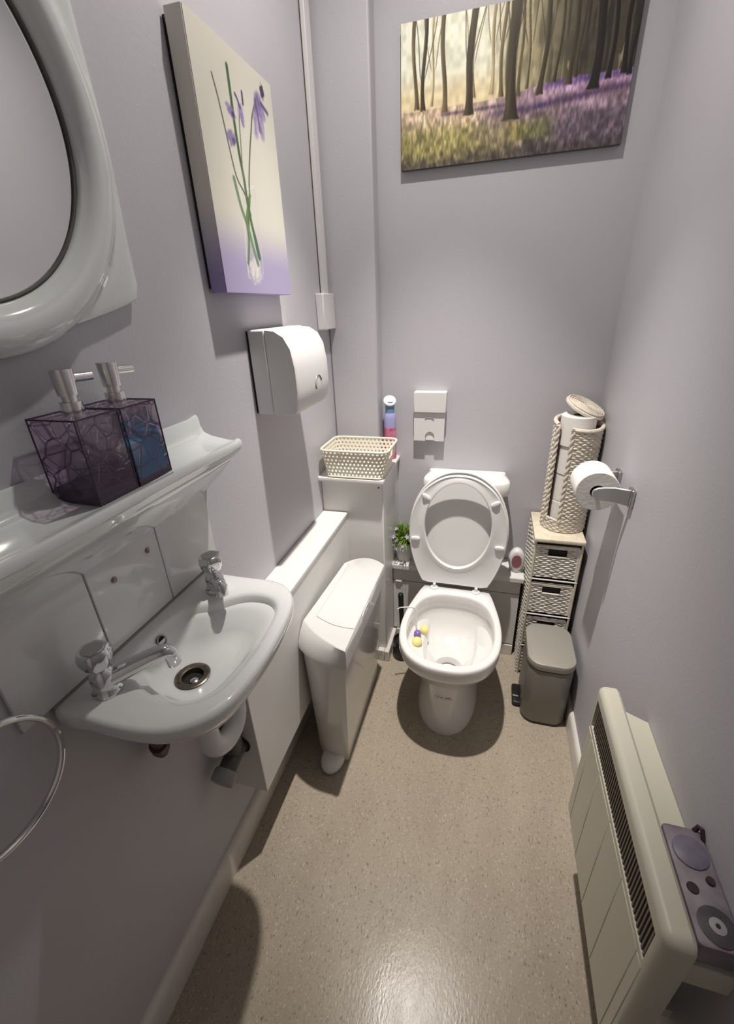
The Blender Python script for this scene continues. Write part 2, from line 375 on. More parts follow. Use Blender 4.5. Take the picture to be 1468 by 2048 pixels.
for k in range(9):
    x = TX-.035+.0078*k; h = .008 if k else .012
    lg.box(x, x+.0011, 1.1703, 1.1735, .172, .172+h)
    if k % 2: lg.box(x, x+.0045, 1.1703, 1.1735, .172+h*.5, .172+h*.5+.001)
    if k % 3 == 0: lg.box(x, x+.005, 1.1703, 1.1735, .172+h-.001, .172+h)
lg.build('maker_mark', M['logo'], t)
# seat and lid, raised
HY, HZ, LEAN, LEAN_LID = 1.560, .412, math.radians(3.6), math.radians(6.6); SX = -.090
def up(x, s, d, lean=None):   # x lateral, s along the lid from the hinge, d toward the room
    s *= 1.035; q = LEAN if lean is None else lean
    return (SX+x, HY + s*math.sin(q) - d*math.cos(q), HZ + s*math.cos(q) + d*math.sin(q))
sc = (0, .25)
so = polar(mirror_pts([(0,.482),(.075,.466),(.145,.412),(.186,.33),(.200,.24),(.192,.15),(.168,.07),(.140,.012),(.125,.004),(.05,.004),(0,.004)]), sc, N)
hole = np.array([(.131*math.cos(2*math.pi*k/N), .268+.178*math.sin(2*math.pi*k/N)) for k in range(N)])
hole = polar([tuple(p) for p in hole[::4]], sc, N)
def insetc(P, d):
    c = np.array(sc); v = P-c; L = np.hypot(v[:,0], v[:,1])[:,None]; return c+v*(1-d/L)
def upr(P, d, lean=None): return [up(p[0], p[1], d, lean) for p in P]
def upl(P, d): return upr(P, d, LEAN_LID)
so_l = so
MB().loft([upl(insetc(so,.004),-.028), upl(so,-.025), upl(so,-.010), upl(insetc(so,.003),-.007), upl(insetc(so,.006),-.007), upl(insetc(so,.010),-.016), upl(insetc(so,.04),-.018), upl(insetc(so,.12),-.018)], True, True).build('lid', M['seat'], t, smooth=40)
si = insetc(so, .005)
seat_o = MB().loft([upr(insetc(si,.003),-.004), upr(si,-.001), upr(si,.006), upr(insetc(si,.004),.010), upr(insetc(si,.010),.0075), upr(insetc(hole,-.020),.0085), upr(insetc(hole,-.009),.013), upr(insetc(hole,-.003),.013), upr(hole,.009), upr(hole,-.003), upr(insetc(hole,-.006),-.006)], False, False, loop=True).build('seat', M['seat'], t, smooth=40)
for x, s, rot in ((-.128,.385,-.6), (.138,.375,.55), (-.168,.205,0.05), (.168,.196,-.05)):
    b = MB(); cr, sr = math.cos(rot), math.sin(rot)
    rr = []
    for dd, q in ((.006,1),(.014,.98),(.018,.85),(.0195,.4)):
        rr.append([up(x+.0185*q*math.cos(a)*cr-.0085*q*math.sin(a)*sr, s+.0185*q*math.cos(a)*sr+.0085*q*math.sin(a)*cr, dd) for a in [2*math.pi*k/20 for k in range(20)]])
    b.loft(rr).build('buffer', M['seat'], seat_o, smooth=40)
for x in (-.172, 0.002):
    h = MB().lathe([(.017,0),(.0175,.003),(.015,.006),(.008,.008),(.006,.022)], (x, 1.548, .4005), 'z', 20)
    h.tube([(x, 1.550, .420), (x, 1.566, .424)], .006, 10)
    sg = -1 if x < -.1 else 1
    h.tube([(x, 1.566, .424), (x+sg*.045, 1.566, .424)], .0055, 10)
    h.build('hinge', M['seat'], t, smooth=40)

t = thing('toilet_cistern', (-.08, 1.72, .437), 'white ceramic cistern behind the raised toilet lid', 'cistern')
MB().rbox(-.232, .078, 1.668, 1.788, .437, .790, .03, e=.01).build('tank', M['ceramic'], t)
def lidring(z, i):
    P = catmull([(-.248+i,1.700),(-.236+i,1.670+i),(-.19,1.652+i),(-.08,1.649+i),(.04,1.652+i),(.086-i,1.670+i),(.100-i,1.700),(.085-i,1.765),(.068,1.788),(-.08,1.788),(-.222,1.788),(-.236+i,1.765)], 6)
    return [(p[0], p[1], z) for p in P]
MB().loft([lidring(.786,.010), lidring(.791,.003), lidring(.80,0), lidring(.843,0), lidring(.851,.005), lidring(.855,.016)]).build('cistern_lid', M['ceramic'], t, smooth=50)

t = thing('toilet_freshener', (-.262, 1.385, .30), 'clear rim cage with yellow and purple freshener balls', 'freshener')
MB().tube([(-.296,1.372,.372),(-.296,1.372,.398),(-.286,1.376,.404),(-.262,1.385,.4035),(-.232,1.39,.4035),(-.222,1.385,.396),(-.218,1.372,.35),(-.216,1.36,.325)], .0024, 8).build('hanger', M['plastic'], t)
MB().ell((-.188,1.384,.302), .019,.021,.018).build('yellow_ball', M['yellow'], t)
MB().ell((-.209,1.342,.315), .015,.016,.014).build('purple_ball', M['purple'], t)
MB().ell((-.205,1.304,.307), .020,.022,.018).build('yellow_ball', M['yellow'], t)

# bag dispenser on back wall
t = thing('bag_dispenser', (-.237, YB, .985), 'small white wall dispenser with thumb slot above the toilet', 'dispenser')
MB().box(-.302, -.172, 1.748, YB, 1.104, 1.186).build('top_cover', M['plastic'], t, bevel=.003)
b = MB()
ys = 1.758
pts = [(-.302,.985),(-.255,.985)] + [(-.236-.019*math.cos(a), 1.01+.019*math.sin(a)-.005) for a in np.linspace(0, math.pi, 9)] + [(-.217,.985),(-.178,.985),(-.176,1.101),(-.302,1.101)]
b.loft([[(x, ys, z) for x, z in pts], [(x, YB, z) for x, z in pts]]).build('box', M['plastic'], t, smooth=30)
MB().tube([(-.256,ys-.0005,1.078),(-.25,ys-.0005,1.082),(-.236,ys-.0005,1.083),(-.224,ys-.0005,1.079),(-.221,ys-.0005,1.074)], .0025, 6).build('slot', M['plastic_grey'], t)
MB().box(-.254, -.218, 1.764, 1.772, .987, 1.02).build('bag_tip', M['tissue'], t)

# ------------------------------------------------------------------ sanitary bin
t = thing('sanitary_bin', (-.43, 1.15, 0), 'slim white sanitary bin with foot pedal beside the toilet', 'bin')
def binring(z, NL, NR, FR, FL, bn, bf, d=0, n=14):
    def arc(a, b_, bulge, m_):
        a, b_ = np.array(a), np.array(b_); t_ = b_-a; nrm = np.array((t_[1], -t_[0]))/np.linalg.norm(t_)
        return [a+t_*q+nrm*bulge*4*q*(1-q) for q in np.linspace(0, 1, m_)]
    P = arc(NL, NR, bn, n)+arc(FR, FL, bf, n)
    c = np.mean(P, 0); out = []
    for p in P:
        v = p-c; out.append((*(c+v*(1-d/np.linalg.norm(v))), z))
    return out
body = [binring(0, (-.505,.978),(-.398,.972),(-.398,1.38),(-.50,1.375),.020,.03), binring(.01, (-.506,.976),(-.397,.970),(-.397,1.38),(-.50,1.375),.020,.03),
        binring(.54, (-.522,.962),(-.361,.912),(-.356,1.365),(-.51,1.355),.020,.04)]
MB().loft(body).build('body', M['plastic_bin'], t, smooth=35)
lid = [binring(.528, (-.529,.955),(-.352,.899),(-.347,1.376),(-.518,1.362),.022,.048,.008), binring(.528, (-.530,.953),(-.350,.897),(-.345,1.378),(-.519,1.363),.022,.048), binring(.545, (-.530,.957),(-.350,.897),(-.345,1.378),(-.517,1.363),.022,.048),
       binring(.575, (-.529,.978),(-.350,.898),(-.345,1.377),(-.511,1.361),.018,.048), binring(.597, (-.526,1.000),(-.351,.898),(-.346,1.374),(-.503,1.358),.014,.046), binring(.600, (-.526,1.001),(-.351,.899),(-.346,1.373),(-.503,1.357),.014,.046,.004)]
lo = MB().loft(lid).build('lid', M['plastic_bin'], t, smooth=35)
def flap(d, z):
    a = [(-.490+.137*q, 1.027-.032*q-.012*math.sin(math.pi*q)-d) for q in np.linspace(0, 1, 9)]
    b_ = [(-.350-.132*q, 1.290+.063*q+.012*math.sin(math.pi*q)+d) for q in np.linspace(0, 1, 9)]
    a[0] = (a[0][0]-d, a[0][1]); b_[-1] = (b_[-1][0]-d, b_[-1][1])
    return [(x, y, z) for x, y in a+b_]
MB().loft([flap(0,.5990), flap(0,.6012), flap(-.0015,.6018)]).build('flap', M['plastic_bin'], lo, smooth=35)
MB().loft([flap(.0012,.5990), flap(.0012,.6004)]).build('flap_gap', M['seal'], lo, smooth=35)
MB().loft([[(x, 1.115+.046*k*math.cos(a), .5885+.0085*k*math.sin(a)) for a in [2*math.pi*q/28 for q in range(28)]] for x, k in ((-.352,1),(-.3472,1),(-.3465,.9),(-.3478,.6))]).build('finger_notch', M['plastic'], lo, smooth=60)
MB().lathe([(.006,0),(.0055,.0008),(.0045,.0004)], (-.503,1.19,.5998), 'z', 16).build('lock', M['plastic_bin'], lo)
b = MB()
def pedal(z, k): return [(-.452+.042*k*math.cos(a), .955+.060*k*math.sin(a)*(1 if math.sin(a)<0 else .5), z) for a in [2*math.pi*q/28 for q in range(28)]]
b.loft([pedal(.004,.9), pedal(.008,1), pedal(.022,1), pedal(.036,.9), pedal(.043,.65), pedal(.045,.3)]).build('pedal', M['plastic'], t, smooth=60)

# ------------------------------------------------------------------ cream lattice basket
t = thing('storage_basket', (-.49, 1.575, .905), 'cream plastic lattice basket standing on the tall boxing', 'basket')
def perim(z, x0, x1, y0, y1, r, n=6):
    out = []
    for cx, cy, a0 in ((x1-r,y1-r,0),(x0+r,y1-r,90),(x0+r,y0+r,180),(x1-r,y0+r,270)):
        for k in range(n+1):
            a = math.radians(a0+90*k/n); out.append(np.array((cx+r*math.cos(a), cy+r*math.sin(a), z)))
    return out
def resample(P, n):
    P = P+[P[0]]; d = np.r_[0, np.cumsum([np.linalg.norm(P[i+1]-P[i]) for i in range(len(P)-1)])]
    s_ = np.linspace(0, d[-1], n, endpoint=False); A = np.array(P)
    return [np.array([np.interp(q, d, A[:,k]) for k in range(3)]) for q in s_]
bot = lambda u: None
NC = 52
B0 = resample(perim(.912, -.600, -.374, 1.480, 1.652, .022), NC); B1 = resample(perim(1.016, -.614, -.352, 1.468, 1.664, .026), NC)
lat = MB(); rows = 7
def bp_(u, v):
    u %= NC; i = int(u); f = u-i; a = B0[i]*(1-f)+B0[(i+1) % NC]*f; c = B1[i]*(1-f)+B1[(i+1) % NC]*f
    return a*(1-v)+c*v
hand = []
for r_ in range(rows):
    for c in range(NC):
        u0 = c + (.5 if r_ % 2 else 0); v0 = r_/rows; v1 = (r_+1)/rows; uc = u0+.5
        pc = bp_(uc, (v0+v1)/2)
        if pc[0] > -.372 and 1.545 < pc[1] < 1.60 and r_ in (4, 5): continue
        big = 1.2 if r_ == 6 else 1
        vs_ = [bp_(u0,v0), bp_(u0+1,v0), bp_(u0+1,v1), bp_(u0,v1)]
        hu, hv = .33*big, .34/rows
        sk = .12
        vs_ += [bp_(uc-sk,(v0+v1)/2-hv), bp_(uc+hu,(v0+v1)/2-hv*.2), bp_(uc+sk,(v0+v1)/2+hv), bp_(uc-hu,(v0+v1)/2+hv*.2)]
        lat.add(vs_, [(0,1,5,4),(1,2,6,5),(2,3,7,6),(3,0,4,7)])
lat.build('lattice_wall', M['cream'], t, smooth=0, solid=.0022)
MB().tube([tuple(p) for p in resample(perim(1.017, -.615, -.351, 1.467, 1.665, .027), 60)], .0042, 8, loop=True).build('rim', M['cream'], t)
MB().tube([tuple(p) for p in resample(perim(.911, -.601, -.373, 1.479, 1.653, .022), 60)], .0035, 8, loop=True).build('foot_rim', M['cream'], t)
MB().rbox(-.599,-.375,1.481,1.651,.907,.911,.02,e=.001).build('base', M['cream'], t)

t = thing('aerosol_can', (-.402, 1.752, .905), 'pink and lilac aerosol can behind the cream basket', 'can')
MB().lathe([(.0235,0),(.0255,.003),(.0255,.135)], (-.402,1.752,.905), 'z', 28).build('printed_body', M['can_pink'], t)
MB().lathe([(.0255,.135),(.0258,.175),(.0235,.188),(.0195,.196)], (-.402,1.752,.905), 'z', 28).build('shoulder', M['can_lilac'], t)
MB().lathe([(.019,.195),(.0185,.215),(.0205,.235),(.022,.243)], (-.402,1.752,.905), 'z', 28).build('nozzle', M['can_blue'], t)
MB().lathe([(.0215,-.006),(.0255,0),(.0258,.006),(.022,.009),(.004,.0095)], (-.402,1.750,1.148), n=28, dirv=(.22,-.62,.75)).build('cap', M['can_white'], t)

# ------------------------------------------------------------------ things on the cistern shelf
t = thing('potted_plant', (-.332, 1.702, .437), 'small artificial lavender plant in a white pot', 'plant')
PC = (-.332, 1.702, .437)
MB().lathe([(.033,0),(.0345,.003),(.044,.085),(.0445,.09),(.041,.09),(.040,.075),(.001,.074)], PC, 'z', 32).build('pot', M['pot'], t, smooth=40)
fo = MB()
for k in range(620):
    a = random.uniform(0, 2*math.pi); el = random.uniform(-.1, 1.45); L = random.uniform(.045, .095)
    d = Vector((math.cos(a)*math.cos(el), math.sin(a)*math.cos(el), math.sin(el)))
    st = Vector(PC)+Vector((random.uniform(-.025,.025), random.uniform(-.025,.025), .085+random.uniform(0,.02)))
    e = st+d*L; e.x = min(max(e.x, -.372), -.255); e.y = min(e.y, 1.785); mid = (st+e)/2+Vector((0,0,.012)); wv = d.cross(Vector((random.uniform(-1,1),random.uniform(-1,1),.4))).normalized()*.0036
    e.z -= .014*(1-math.sin(el))
    fo.add([st-wv*.5, st+wv*.5, mid+wv, e, mid-wv], [(0,1,2,4),(4,2,3)])
tag(fo.build('foliage', M['leaf'], t, smooth=0, fixn=False), kind='stuff')
for k in range(26):
    a = random.uniform(math.pi*.75, math.pi*2.05); el = random.uniform(-.15, 1.1); R_ = random.uniform(.055, .084)
    c = Vector(PC)+Vector((math.cos(a)*math.cos(el)*R_, math.sin(a)*math.cos(el)*R_, .09+math.sin(el)*R_)); c.x = max(c.x, -.37)
    d = (c-Vector(PC)-Vector((0,0,.07))).normalized(); a1 = d.orthogonal().normalized(); b1 = d.cross(a1)
    f = MB(); vs_ = [c-d*.003]
    for q in range(10):
        rr = .0135 if q % 2 == 0 else .0065; an = q*math.pi/5
        vs_.append(c+(a1*math.cos(an)+b1*math.sin(an))*rr+d*(.003 if q % 2 == 0 else 0))
    f.add(vs_, [(0, 1+q, 1+(q+1) % 10) for q in range(10)])
    fo_ = f.build('flower', M['petal'], t, smooth=0)
    if k % 2 == 0: MB().ell(c+d*.001, .0032,.0032,.0032, 8, 6).build('flower_centre', M['petal_c'], fo_)

t = thing('air_freshener', (.157, 1.70, .437), 'small white oval plug-in air freshener on the shelf', 'freshener')
def oval(y, k, kz): return [(.159+.034*k*math.cos(a), y, .4955+.054*kz*math.sin(a)) for a in [2*math.pi*q/32 for q in range(32)]]
MB().loft([oval(1.715,.8,.85), oval(1.71,.95,.96), oval(1.695,1,1), oval(1.682,.96,.97), oval(1.676,.82,.85), oval(1.674,.7,.72)]).build('case', M['plastic'], t, smooth=50)
MB().loft([oval(1.6745,.60,.60), oval(1.672,.58,.58), oval(1.6715,.3,.3)]).build('pad', M['plum'], t, smooth=50)
MB().box(.138,.182,1.68,1.712,.4365,.447).build('foot', M['plastic'], t, bevel=.002)

t = thing('toilet_brush', (-.312, 1.545, 0), 'black toilet brush in its holder beside the toilet', 'brush')
MB().lathe([(.040,0),(.043,.006),(.043,.08),(.040,.10),(.034,.105),(.03,.09)], (-.312,1.535,0), 'z', 28).build('holder', M['black'], t, smooth=40)
MB().tube([(-.310,1.535,.08),(-.316,1.55,.20),(-.322,1.562,.33)], [.009,.010,.0125], 14).ell((-.322,1.562,.33),.0125,.0125,.006,14,6).build('handle', M['black'], t)

# ------------------------------------------------------------------ wicker drawer tower
WX0, WX1, WY0, WY1, WZ = .203, .376, 1.542, 1.775, .690
t = thing('wicker_drawer_tower', ((WX0+WX1)/2, 1.66, 0), 'tall narrow whitewashed wicker tower of four drawers', 'drawer unit')
MB().rbox(WX0-.003, WX1+.003, WY0-.008, WY1, WZ-.016, WZ, .006, e=.003).build('top_board', M['wicker_board'], t)
fr = MB()
for x in (WX0+.005, WX1-.004):
    for y in (WY0+.004, WY1-.006): fr.tube([(x,y,0),(x,y,WZ-.015)], .0045, 8)
fr.build('frame', M['wicker_board'], t)
ZL = [.004, .163, .334, .505, .676]
for z in ZL[1:4]:
    MB().tube([(WX0,WY0+.002,z),(WX1,WY0+.002,z)], .003, 8).build('rail', M['plastic'], t)
def strand(mb, f, s0, s1, n, r, amp, per, ph, flat=1, zw=.0014):
    P = []
    for i in range(n+1):
        s_ = s0+(s1-s0)*i/n; P.append(f(s_, amp*math.sin(2*math.pi*s_/per+ph)+random.uniform(-.0004,.0004), zw*math.sin(2*math.pi*s_/per*.5+.3)+random.uniform(-.0007,.0007)))
    mb.tube(P, r, 6, flat=flat)
# woven left side panel
sd = MB(); z = .012
k = 0
while z < WZ-.02:
    strand(sd, lambda s_, d, j: (WX0+.002+d, s_, z+j), WY0+.006, WY1-.004, 22, .0046, .0030, .040, math.pi*(k % 2)); z += .0088; k += 1
for y in np.arange(WY0+.02, WY1, .0225): sd.tube([(WX0+.004,y,.004),(WX0+.004,y,WZ-.018)], .0045, 6)
tag(sd.build('side_weave', M['wicker'], t, smooth=60), kind='stuff')
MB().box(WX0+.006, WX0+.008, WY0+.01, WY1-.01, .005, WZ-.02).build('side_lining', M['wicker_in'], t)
XC = (WX0+WX1)/2
for d in range(4):
    z0, z1 = ZL[d]+.008, ZL[d+1]-.022
    sh = random.uniform(-.004, .004)
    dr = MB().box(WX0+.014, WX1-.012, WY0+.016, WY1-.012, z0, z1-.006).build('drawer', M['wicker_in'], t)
    wv = MB(); z = z0+.005; k = 0; hx, hz0, hz1 = .034, z1-.044, z1-.008
    while z < z1-.004:
        yf = WY0+.006+sh
        f = lambda s_, dd, j: (s_, yf-dd, z+j)
        x0, x1 = WX0+.010, WX1-.012
        if hz0 < z < hz1:
            strand(wv, f, x0, XC-hx, 10, .0038, .0013, .032, math.pi*(k % 2)); strand(wv, f, XC+hx, x1, 10, .0038, .0013, .032, math.pi*(k % 2))
        else: strand(wv, f, x0, x1, 30, .0038, .0013, .032, math.pi*(k % 2))
        # left side of the drawer
        z += .0089; k += 1
    for x in np.arange(x0+.009, x1, .018):
        wv.tube([(x, yf+.002, z0), (x, yf+.002, hz0 if abs(x-XC) < hx else z1-.004)], .0030, 6)
    tag(wv.build('weave', M['wicker'], dr, smooth=60), kind='stuff')
    MB().tube([(x0,yf,z1-.002),(x1,yf,z1-.002)], .0058, 8).tube([(x0,yf,z0+.002),(x0,yf,z1-.002)], .005, 8).tube([(x1,yf,z0+.002),(x1,yf,z1-.002)], .005, 8).build('border', M['wicker'], dr)
    MB().tube([(XC-hx,yf-.002,hz0),(XC+hx,yf-.002,hz0),(XC+hx,yf-.002,hz1),(XC-hx,yf-.002,hz1)], .0036, 8, loop=True).build('handle_rim', M['wicker'], dr)
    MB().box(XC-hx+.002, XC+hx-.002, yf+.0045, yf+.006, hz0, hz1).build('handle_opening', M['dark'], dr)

# ------------------------------------------------------------------ rope roll stand with rolls
RC = np.array((.3085, 1.672)); RR = .0815; RZ = .690
t = thing('roll_stand', (RC[0], RC[1], RZ), 'tall woven paper-rope roll stand on the drawer tower, lid open', 'roll stand')
A0, A1 = math.radians(251), math.radians(207+360)
def cyl(a, z, r): return (RC[0]+r*math.cos(a), RC[1]+r*math.sin(a), z)
wv = MB(); z = RZ+.006; k = 0
while z < RZ+.405:
    full = z < RZ+.05
    a0, a1 = (0, 2*math.pi) if full else (A0, A1)
    n = 60; P = []
    for i in range(n+1):
        a = a0+(a1-a0)*i/n
        tl = 0 if z < RZ+.05 else 0
        P.append(cyl(a, z+random.uniform(-.0016,.0016)+.012*max(0,(z-RZ)/.4)*math.sin(a-math.radians(30)), RR-.004+.0017*math.sin(a*19+math.pi*(k % 2))))
    wv.tube(P, .0050, 6); z += .0086; k += 1
tag(wv.build('weave', M['rope'], t, smooth=60), kind='stuff')
ln = MB()
ln.loft([[cyl(A0+(A1-A0)*i/40, z, RR-.010) for i in range(41)] for z in (RZ+.002, RZ+.395)], False, False, closed=False).build('lining', M['brown'], t, solid=.002)
MB().lathe([(.001,0),(RR-.006,0),(RR-.006,.008)], (*RC, RZ), 'z', 40).build('base', M['rope'], t)
for a in (A0, A1):
    bd = MB()
    for ph in (0, math.pi):
        P = [cyl(a+.05*math.sin(q*1.1+ph), RZ+.045+(.362)*q/40, RR-.002+.004*math.cos(q*1.1+ph)) for q in range(41)]
        bd.tube(P, .0048, 6)
    bd.build('braided_edge', M['rope'], t, smooth=60)
P = [cyl(A0+(A1-A0)*i/50, RZ+.408+.012*math.sin(A0+(A1-A0)*i/50-math.radians(30)), RR-.003) for i in range(51)]
MB().tube(P, .0075, 8).build('top_edge', M['rope'], t)
# open lid, tilted up against the walls
ldm = MB(); LC = Vector((.326, 1.69, 1.156)); Ln = Vector((.40, -.18, .88)).normalized()
a1 = Ln.orthogonal().normalized(); b1 = Ln.cross(a1)
ldm.lathe([(.001,0),(.068,0),(.072,.003),(.072,.009),(.068,.012),(.05,.014),(.001,.015)], LC-Ln*.015, n=44, dirv=Ln)
for rr in np.arange(.010, .069, .0080):
    ldm.tube([LC+Ln*.0+(a1*math.cos(q)+b1*math.sin(q))*rr for q in [2*math.pi*k/36 for k in range(36)]], .0030, 6, loop=True)
ldm.build('stand_lid', M['rope'], t, smooth=50)
def roll(c, ax, r, h, core=.02):
    return MB().lathe([(core,0),(r-.002,0),(r,.002),(r,h-.002),(r-.002,h),(core,h),(core,h-.03),(.001,h-.031)], c, ax, 44, True, True)
rl = ['topmost toilet roll in the rope stand, rising above its rim', 'second toilet roll from the top in the rope stand', 'third toilet roll from the top in the rope stand', 'lowest toilet roll in the rope stand']
zz = RZ+.010
for k in range(4):
    tr = thing('toilet_roll', (RC[0], RC[1], zz), rl[3-k], 'toilet roll', 'rolls stacked in the rope stand')
    off = (-.004, -.006) if k == 3 else (random.uniform(-.003,.003), random.uniform(-.003,.003))
    roll((RC[0]+off[0], RC[1]+off[1], zz), 'z', .0585, .106).build('paper', M['tissue'], tr, smooth=40)
    MB().lathe([(.0205,.0725),(.0205,.1055),(.019,.1055),(.019,.0725)], (RC[0]+off[0], RC[1]+off[1], zz), 'z', 24, False, False).build('core', M['card'], tr)
    zz += .1075

# roll on wall holder
t = thing('toilet_roll', (.312, 1.31, .94), 'toilet roll hanging on the chrome wall holder', 'toilet roll')
b = MB(); n = 44
def rr_(y, r): return [(.312+r*math.cos(a), y, 1.0+r*math.sin(a)) for a in [2*math.pi*k/n for k in range(n)]]
b.loft([rr_(1.262,.020), rr_(1.262,.0565), rr_(1.264,.0585), rr_(1.366,.0585), rr_(1.368,.0565), rr_(1.368,.020)], False, False, loop=True).build('paper', M['tissue'], t, smooth=40)
b = MB(); b.loft([rr_(1.2625,.0198), rr_(1.3675,.0198), rr_(1.3675,.0188), rr_(1.2625,.0188)], False, False, loop=True).build('core', M['card'], t)
t = thing('roll_holder', (.385, 1.31, .98), 'chrome wall-mounted toilet roll holder', 'roll holder')
for y0 in (1.232, 1.385):
    MB().box(.384, XR, y0-.018, y0+.018, .973, 1.027).build('wall_plate', M['chrome_dull'], t, bevel=.003)
    b = MB(); yy = 1.250 if y0 < 1.3 else 1.378
    prof = [(.388, y0, .024), (.376, y0+(yy-y0)*.2, .0235), (.350, yy, .022), (.325, yy, .020), (.308, yy, .0175), (.299, yy, .012), (.295, yy, .005)]
    b.loft([[(x, y-.0045, 1.0-h), (x, y+.0045, 1.0-h), (x, y+.0045, 1.0+h), (x, y-.0045, 1.0+h)] for x, y, h in prof])
    b.build('arm', M['holder'], t, bevel=.003)
MB().tube([(.309,1.25,1.0),(.309,1.378,1.0)], .006, 12).build('spindle', M['chrome_dull'], t)

# ------------------------------------------------------------------ pedal bin
t = thing('pedal_bin', (.291, 1.405, 0), 'small taupe metal pedal bin in front of the wicker tower', 'bin')
MB().rbox(.211,.373,1.290,1.520,.0,.016,.05,8,.004).build('base_ring', M['black'], t, smooth=40)
MB().rbox(.210,.374,1.289,1.521,.012,.272,.05,8,.003).build('body', M['steel'], t, smooth=40)
MB().rbox(.212,.372,1.291,1.519,.270,.279,.05,8,.001).build('gap_ring', M['black'], t, smooth=40)
MB().rbox(.207,.377,1.286,1.523,.276,.308,.053,8,.006).build('lid', M['steel_lid'], t, smooth=40)
MB().rbox(.180,.222,1.355,1.455,.008,.026,.012,5,.004).build('pedal', M['black'], t, smooth=40)
MB().rbox(.183,.205,1.385,1.392,.026,.0275,.002,3,.0005).build('pedal_mark', M['plastic_grey'], t)

# ------------------------------------------------------------------ panel heater
HX0, HX1, HYN, HYF, HB, HT = .290, .332, .368, .834, .250, .700
t = thing('panel_heater', (.34, .6, HB), 'cream electric panel heater on the right wall', 'heater')
GZ0, GZ1 = .586, .668
def hprof(y, notch, i=0):
    dx = .016 if notch else 0
    x0, x1, zb, zt = HX0+i, HX1-i*.3, HB+i, HT-i
    r = .014
    P = [(x0+.006,zb),(x0,zb+.006),(x0,GZ0),(x0+dx,GZ0+.002),(x0+dx,GZ1-.002),(x0,GZ1)]
    P += [(x0+r-r*math.cos(a), zt-r+r*math.sin(a)) for a in np.linspace(0, math.pi/2, 7)]
    P += [(x1-.006,zt),(x1,zt-.006),(x1,zb)]
    return [(x, y, z) for x, z in P]
MB().loft([hprof(HYN,False,.014), hprof(HYN+.003,False,.007), hprof(HYN+.009,False,.002), hprof(HYN+.016,False), hprof(.392,False), hprof(.3925,True), hprof(.8135,True), hprof(.814,False), hprof(HYF-.012,False), hprof(HYF-.005,False,.003), hprof(HYF,False,.012)]).build('front_casing', M['heater'], t, smooth=35)
casing = bpy.data.objects['front_casing']
MB().box(HX0+.0145, HX0+.0165, .393, .813, GZ0+.001, GZ1-.001).build('grille_back', M['heater_dark'], casing)
sl0 = None
for k in range(46):
    y = .397+.0089*k
    if sl0 is None: sl0 = MB().box(HX0+.002, HX0+.014, y, y+.0038, GZ0, GZ1).build('slat', M['slat'], casing, smooth=0)
    else:
        s_ = sl0.copy(); COL.objects.link(s_); s_.location = (0, .0089*k, 0)
gy = [HYN+.018, .408, .505, .602, .700, .788, HYF-.010]
for a, b_ in zip(gy[:-1], gy[1:]):
    MB().box(HX0-.0012, HX0+.001, a+.0016, b_-.0016, HB+.012, GZ0-.013).build('panel', M['heater'], casing, bevel=.001, seg=1)
MB().loft([[(HX1,y0,.592),(XR,y1,.592),(XR,y1,.642),(HX1,y0,.646)] for y0, y1 in ((.378,.378),(.826,.800))]).build('rear_plate', M['heater'], t, bevel=.002)
for y in (.45, .74): MB().box(HX1, XR, y-.02, y+.02, .33, .36).build('bracket', M['heater'], t)

t = thing('printed_box', (.367, .48, .646), 'lilac patterned box lying on top of the cream heater', 'box')
MB().rbox(.336,.3945,.384,.548,.646,.690,.008,4,.004).build('box', M['lilac_print'], t)
def disc(name, x, y, r, h, m_, par=t, z=.690): return MB().lathe([(r,0),(r,h*.7),(r*.95,h),(.0005,h)], (x,y,z), 'z', 28).build(name, m_, par, smooth=40)
disc('raised_disc', .366, .507, .025, .003, M['lilac_disc'])
disc('button', .380, .470, .006, .004, M['maroon'])
disc('button', .352, .455, .008, .0016, M['maroon'])
dd = disc('round_print', .368, .412, .0245, .0016, M['grey_disc'])
disc('flower_print', .368, .412, .0105, .001, M['disc_pale'], dd, .6916); disc('flower_eye', .368, .412, .003, .001, M['maroon'], dd, .6926)
MB().tube([(.384,.545,.688),(.390,.548,.697),(.393,.542,.700),(.393,.532,.690)], .004, 8).build('tab', M['maroon'], t)

# ------------------------------------------------------------------ wash basin, taps, waste
t = thing('wash_basin', (-.5, .53, .80), 'small white wall-hung wash basin with two chrome taps', 'basin')
BC = (-.50, .53); NB = 80; BZ = .945
bo = polar([(-.625,.322),(-.577,.324),(-.535,.3225),(-.488,.3235),(-.439,.331),(-.395,.354),(-.366,.389),(-.353,.442),(-.350,.526),(-.359,.624),(-.375,.68),(-.405,.717),(-.451,.733),(-.53,.733),(-.60,.733),(-.625,.730),(-.625,.66),(-.625,.53),(-.625,.40)], BC, NB)
bi = polar([(-.594,.47),(-.597,.54),(-.580,.60),(-.535,.628),(-.485,.668),(-.430,.672),(-.397,.64),(-.384,.56),(-.384,.48),(-.398,.42),(-.440,.388),(-.495,.392),(-.548,.412),(-.580,.44)], BC, NB)
def br(P, z, s=0, c=None, wall=False):
    c = np.array(BC if c is None else c); v = P-c; L = np.hypot(v[:,0], v[:,1])[:,None]; Q = c+v*np.maximum(.05, 1-s/L)
    if wall: Q[:,0] = np.where(P[:,0] < -.615, P[:,0], Q[:,0])
    return [(p[0], p[1], z) for p in Q]
DR = (-.522, .507)
def circ(r, z, c=DR): return [(c[0]+r*math.cos(2*math.pi*k/NB), c[1]+r*math.sin(2*math.pi*k/NB), z) for k in range(NB)]
def lerp(A, B, f): return [tuple(np.array(a)*(1-f)+np.array(b_)*f) for a, b_ in zip(A, B)]
R0 = br(bi, .925, .004); RB = circ(.036, .858)
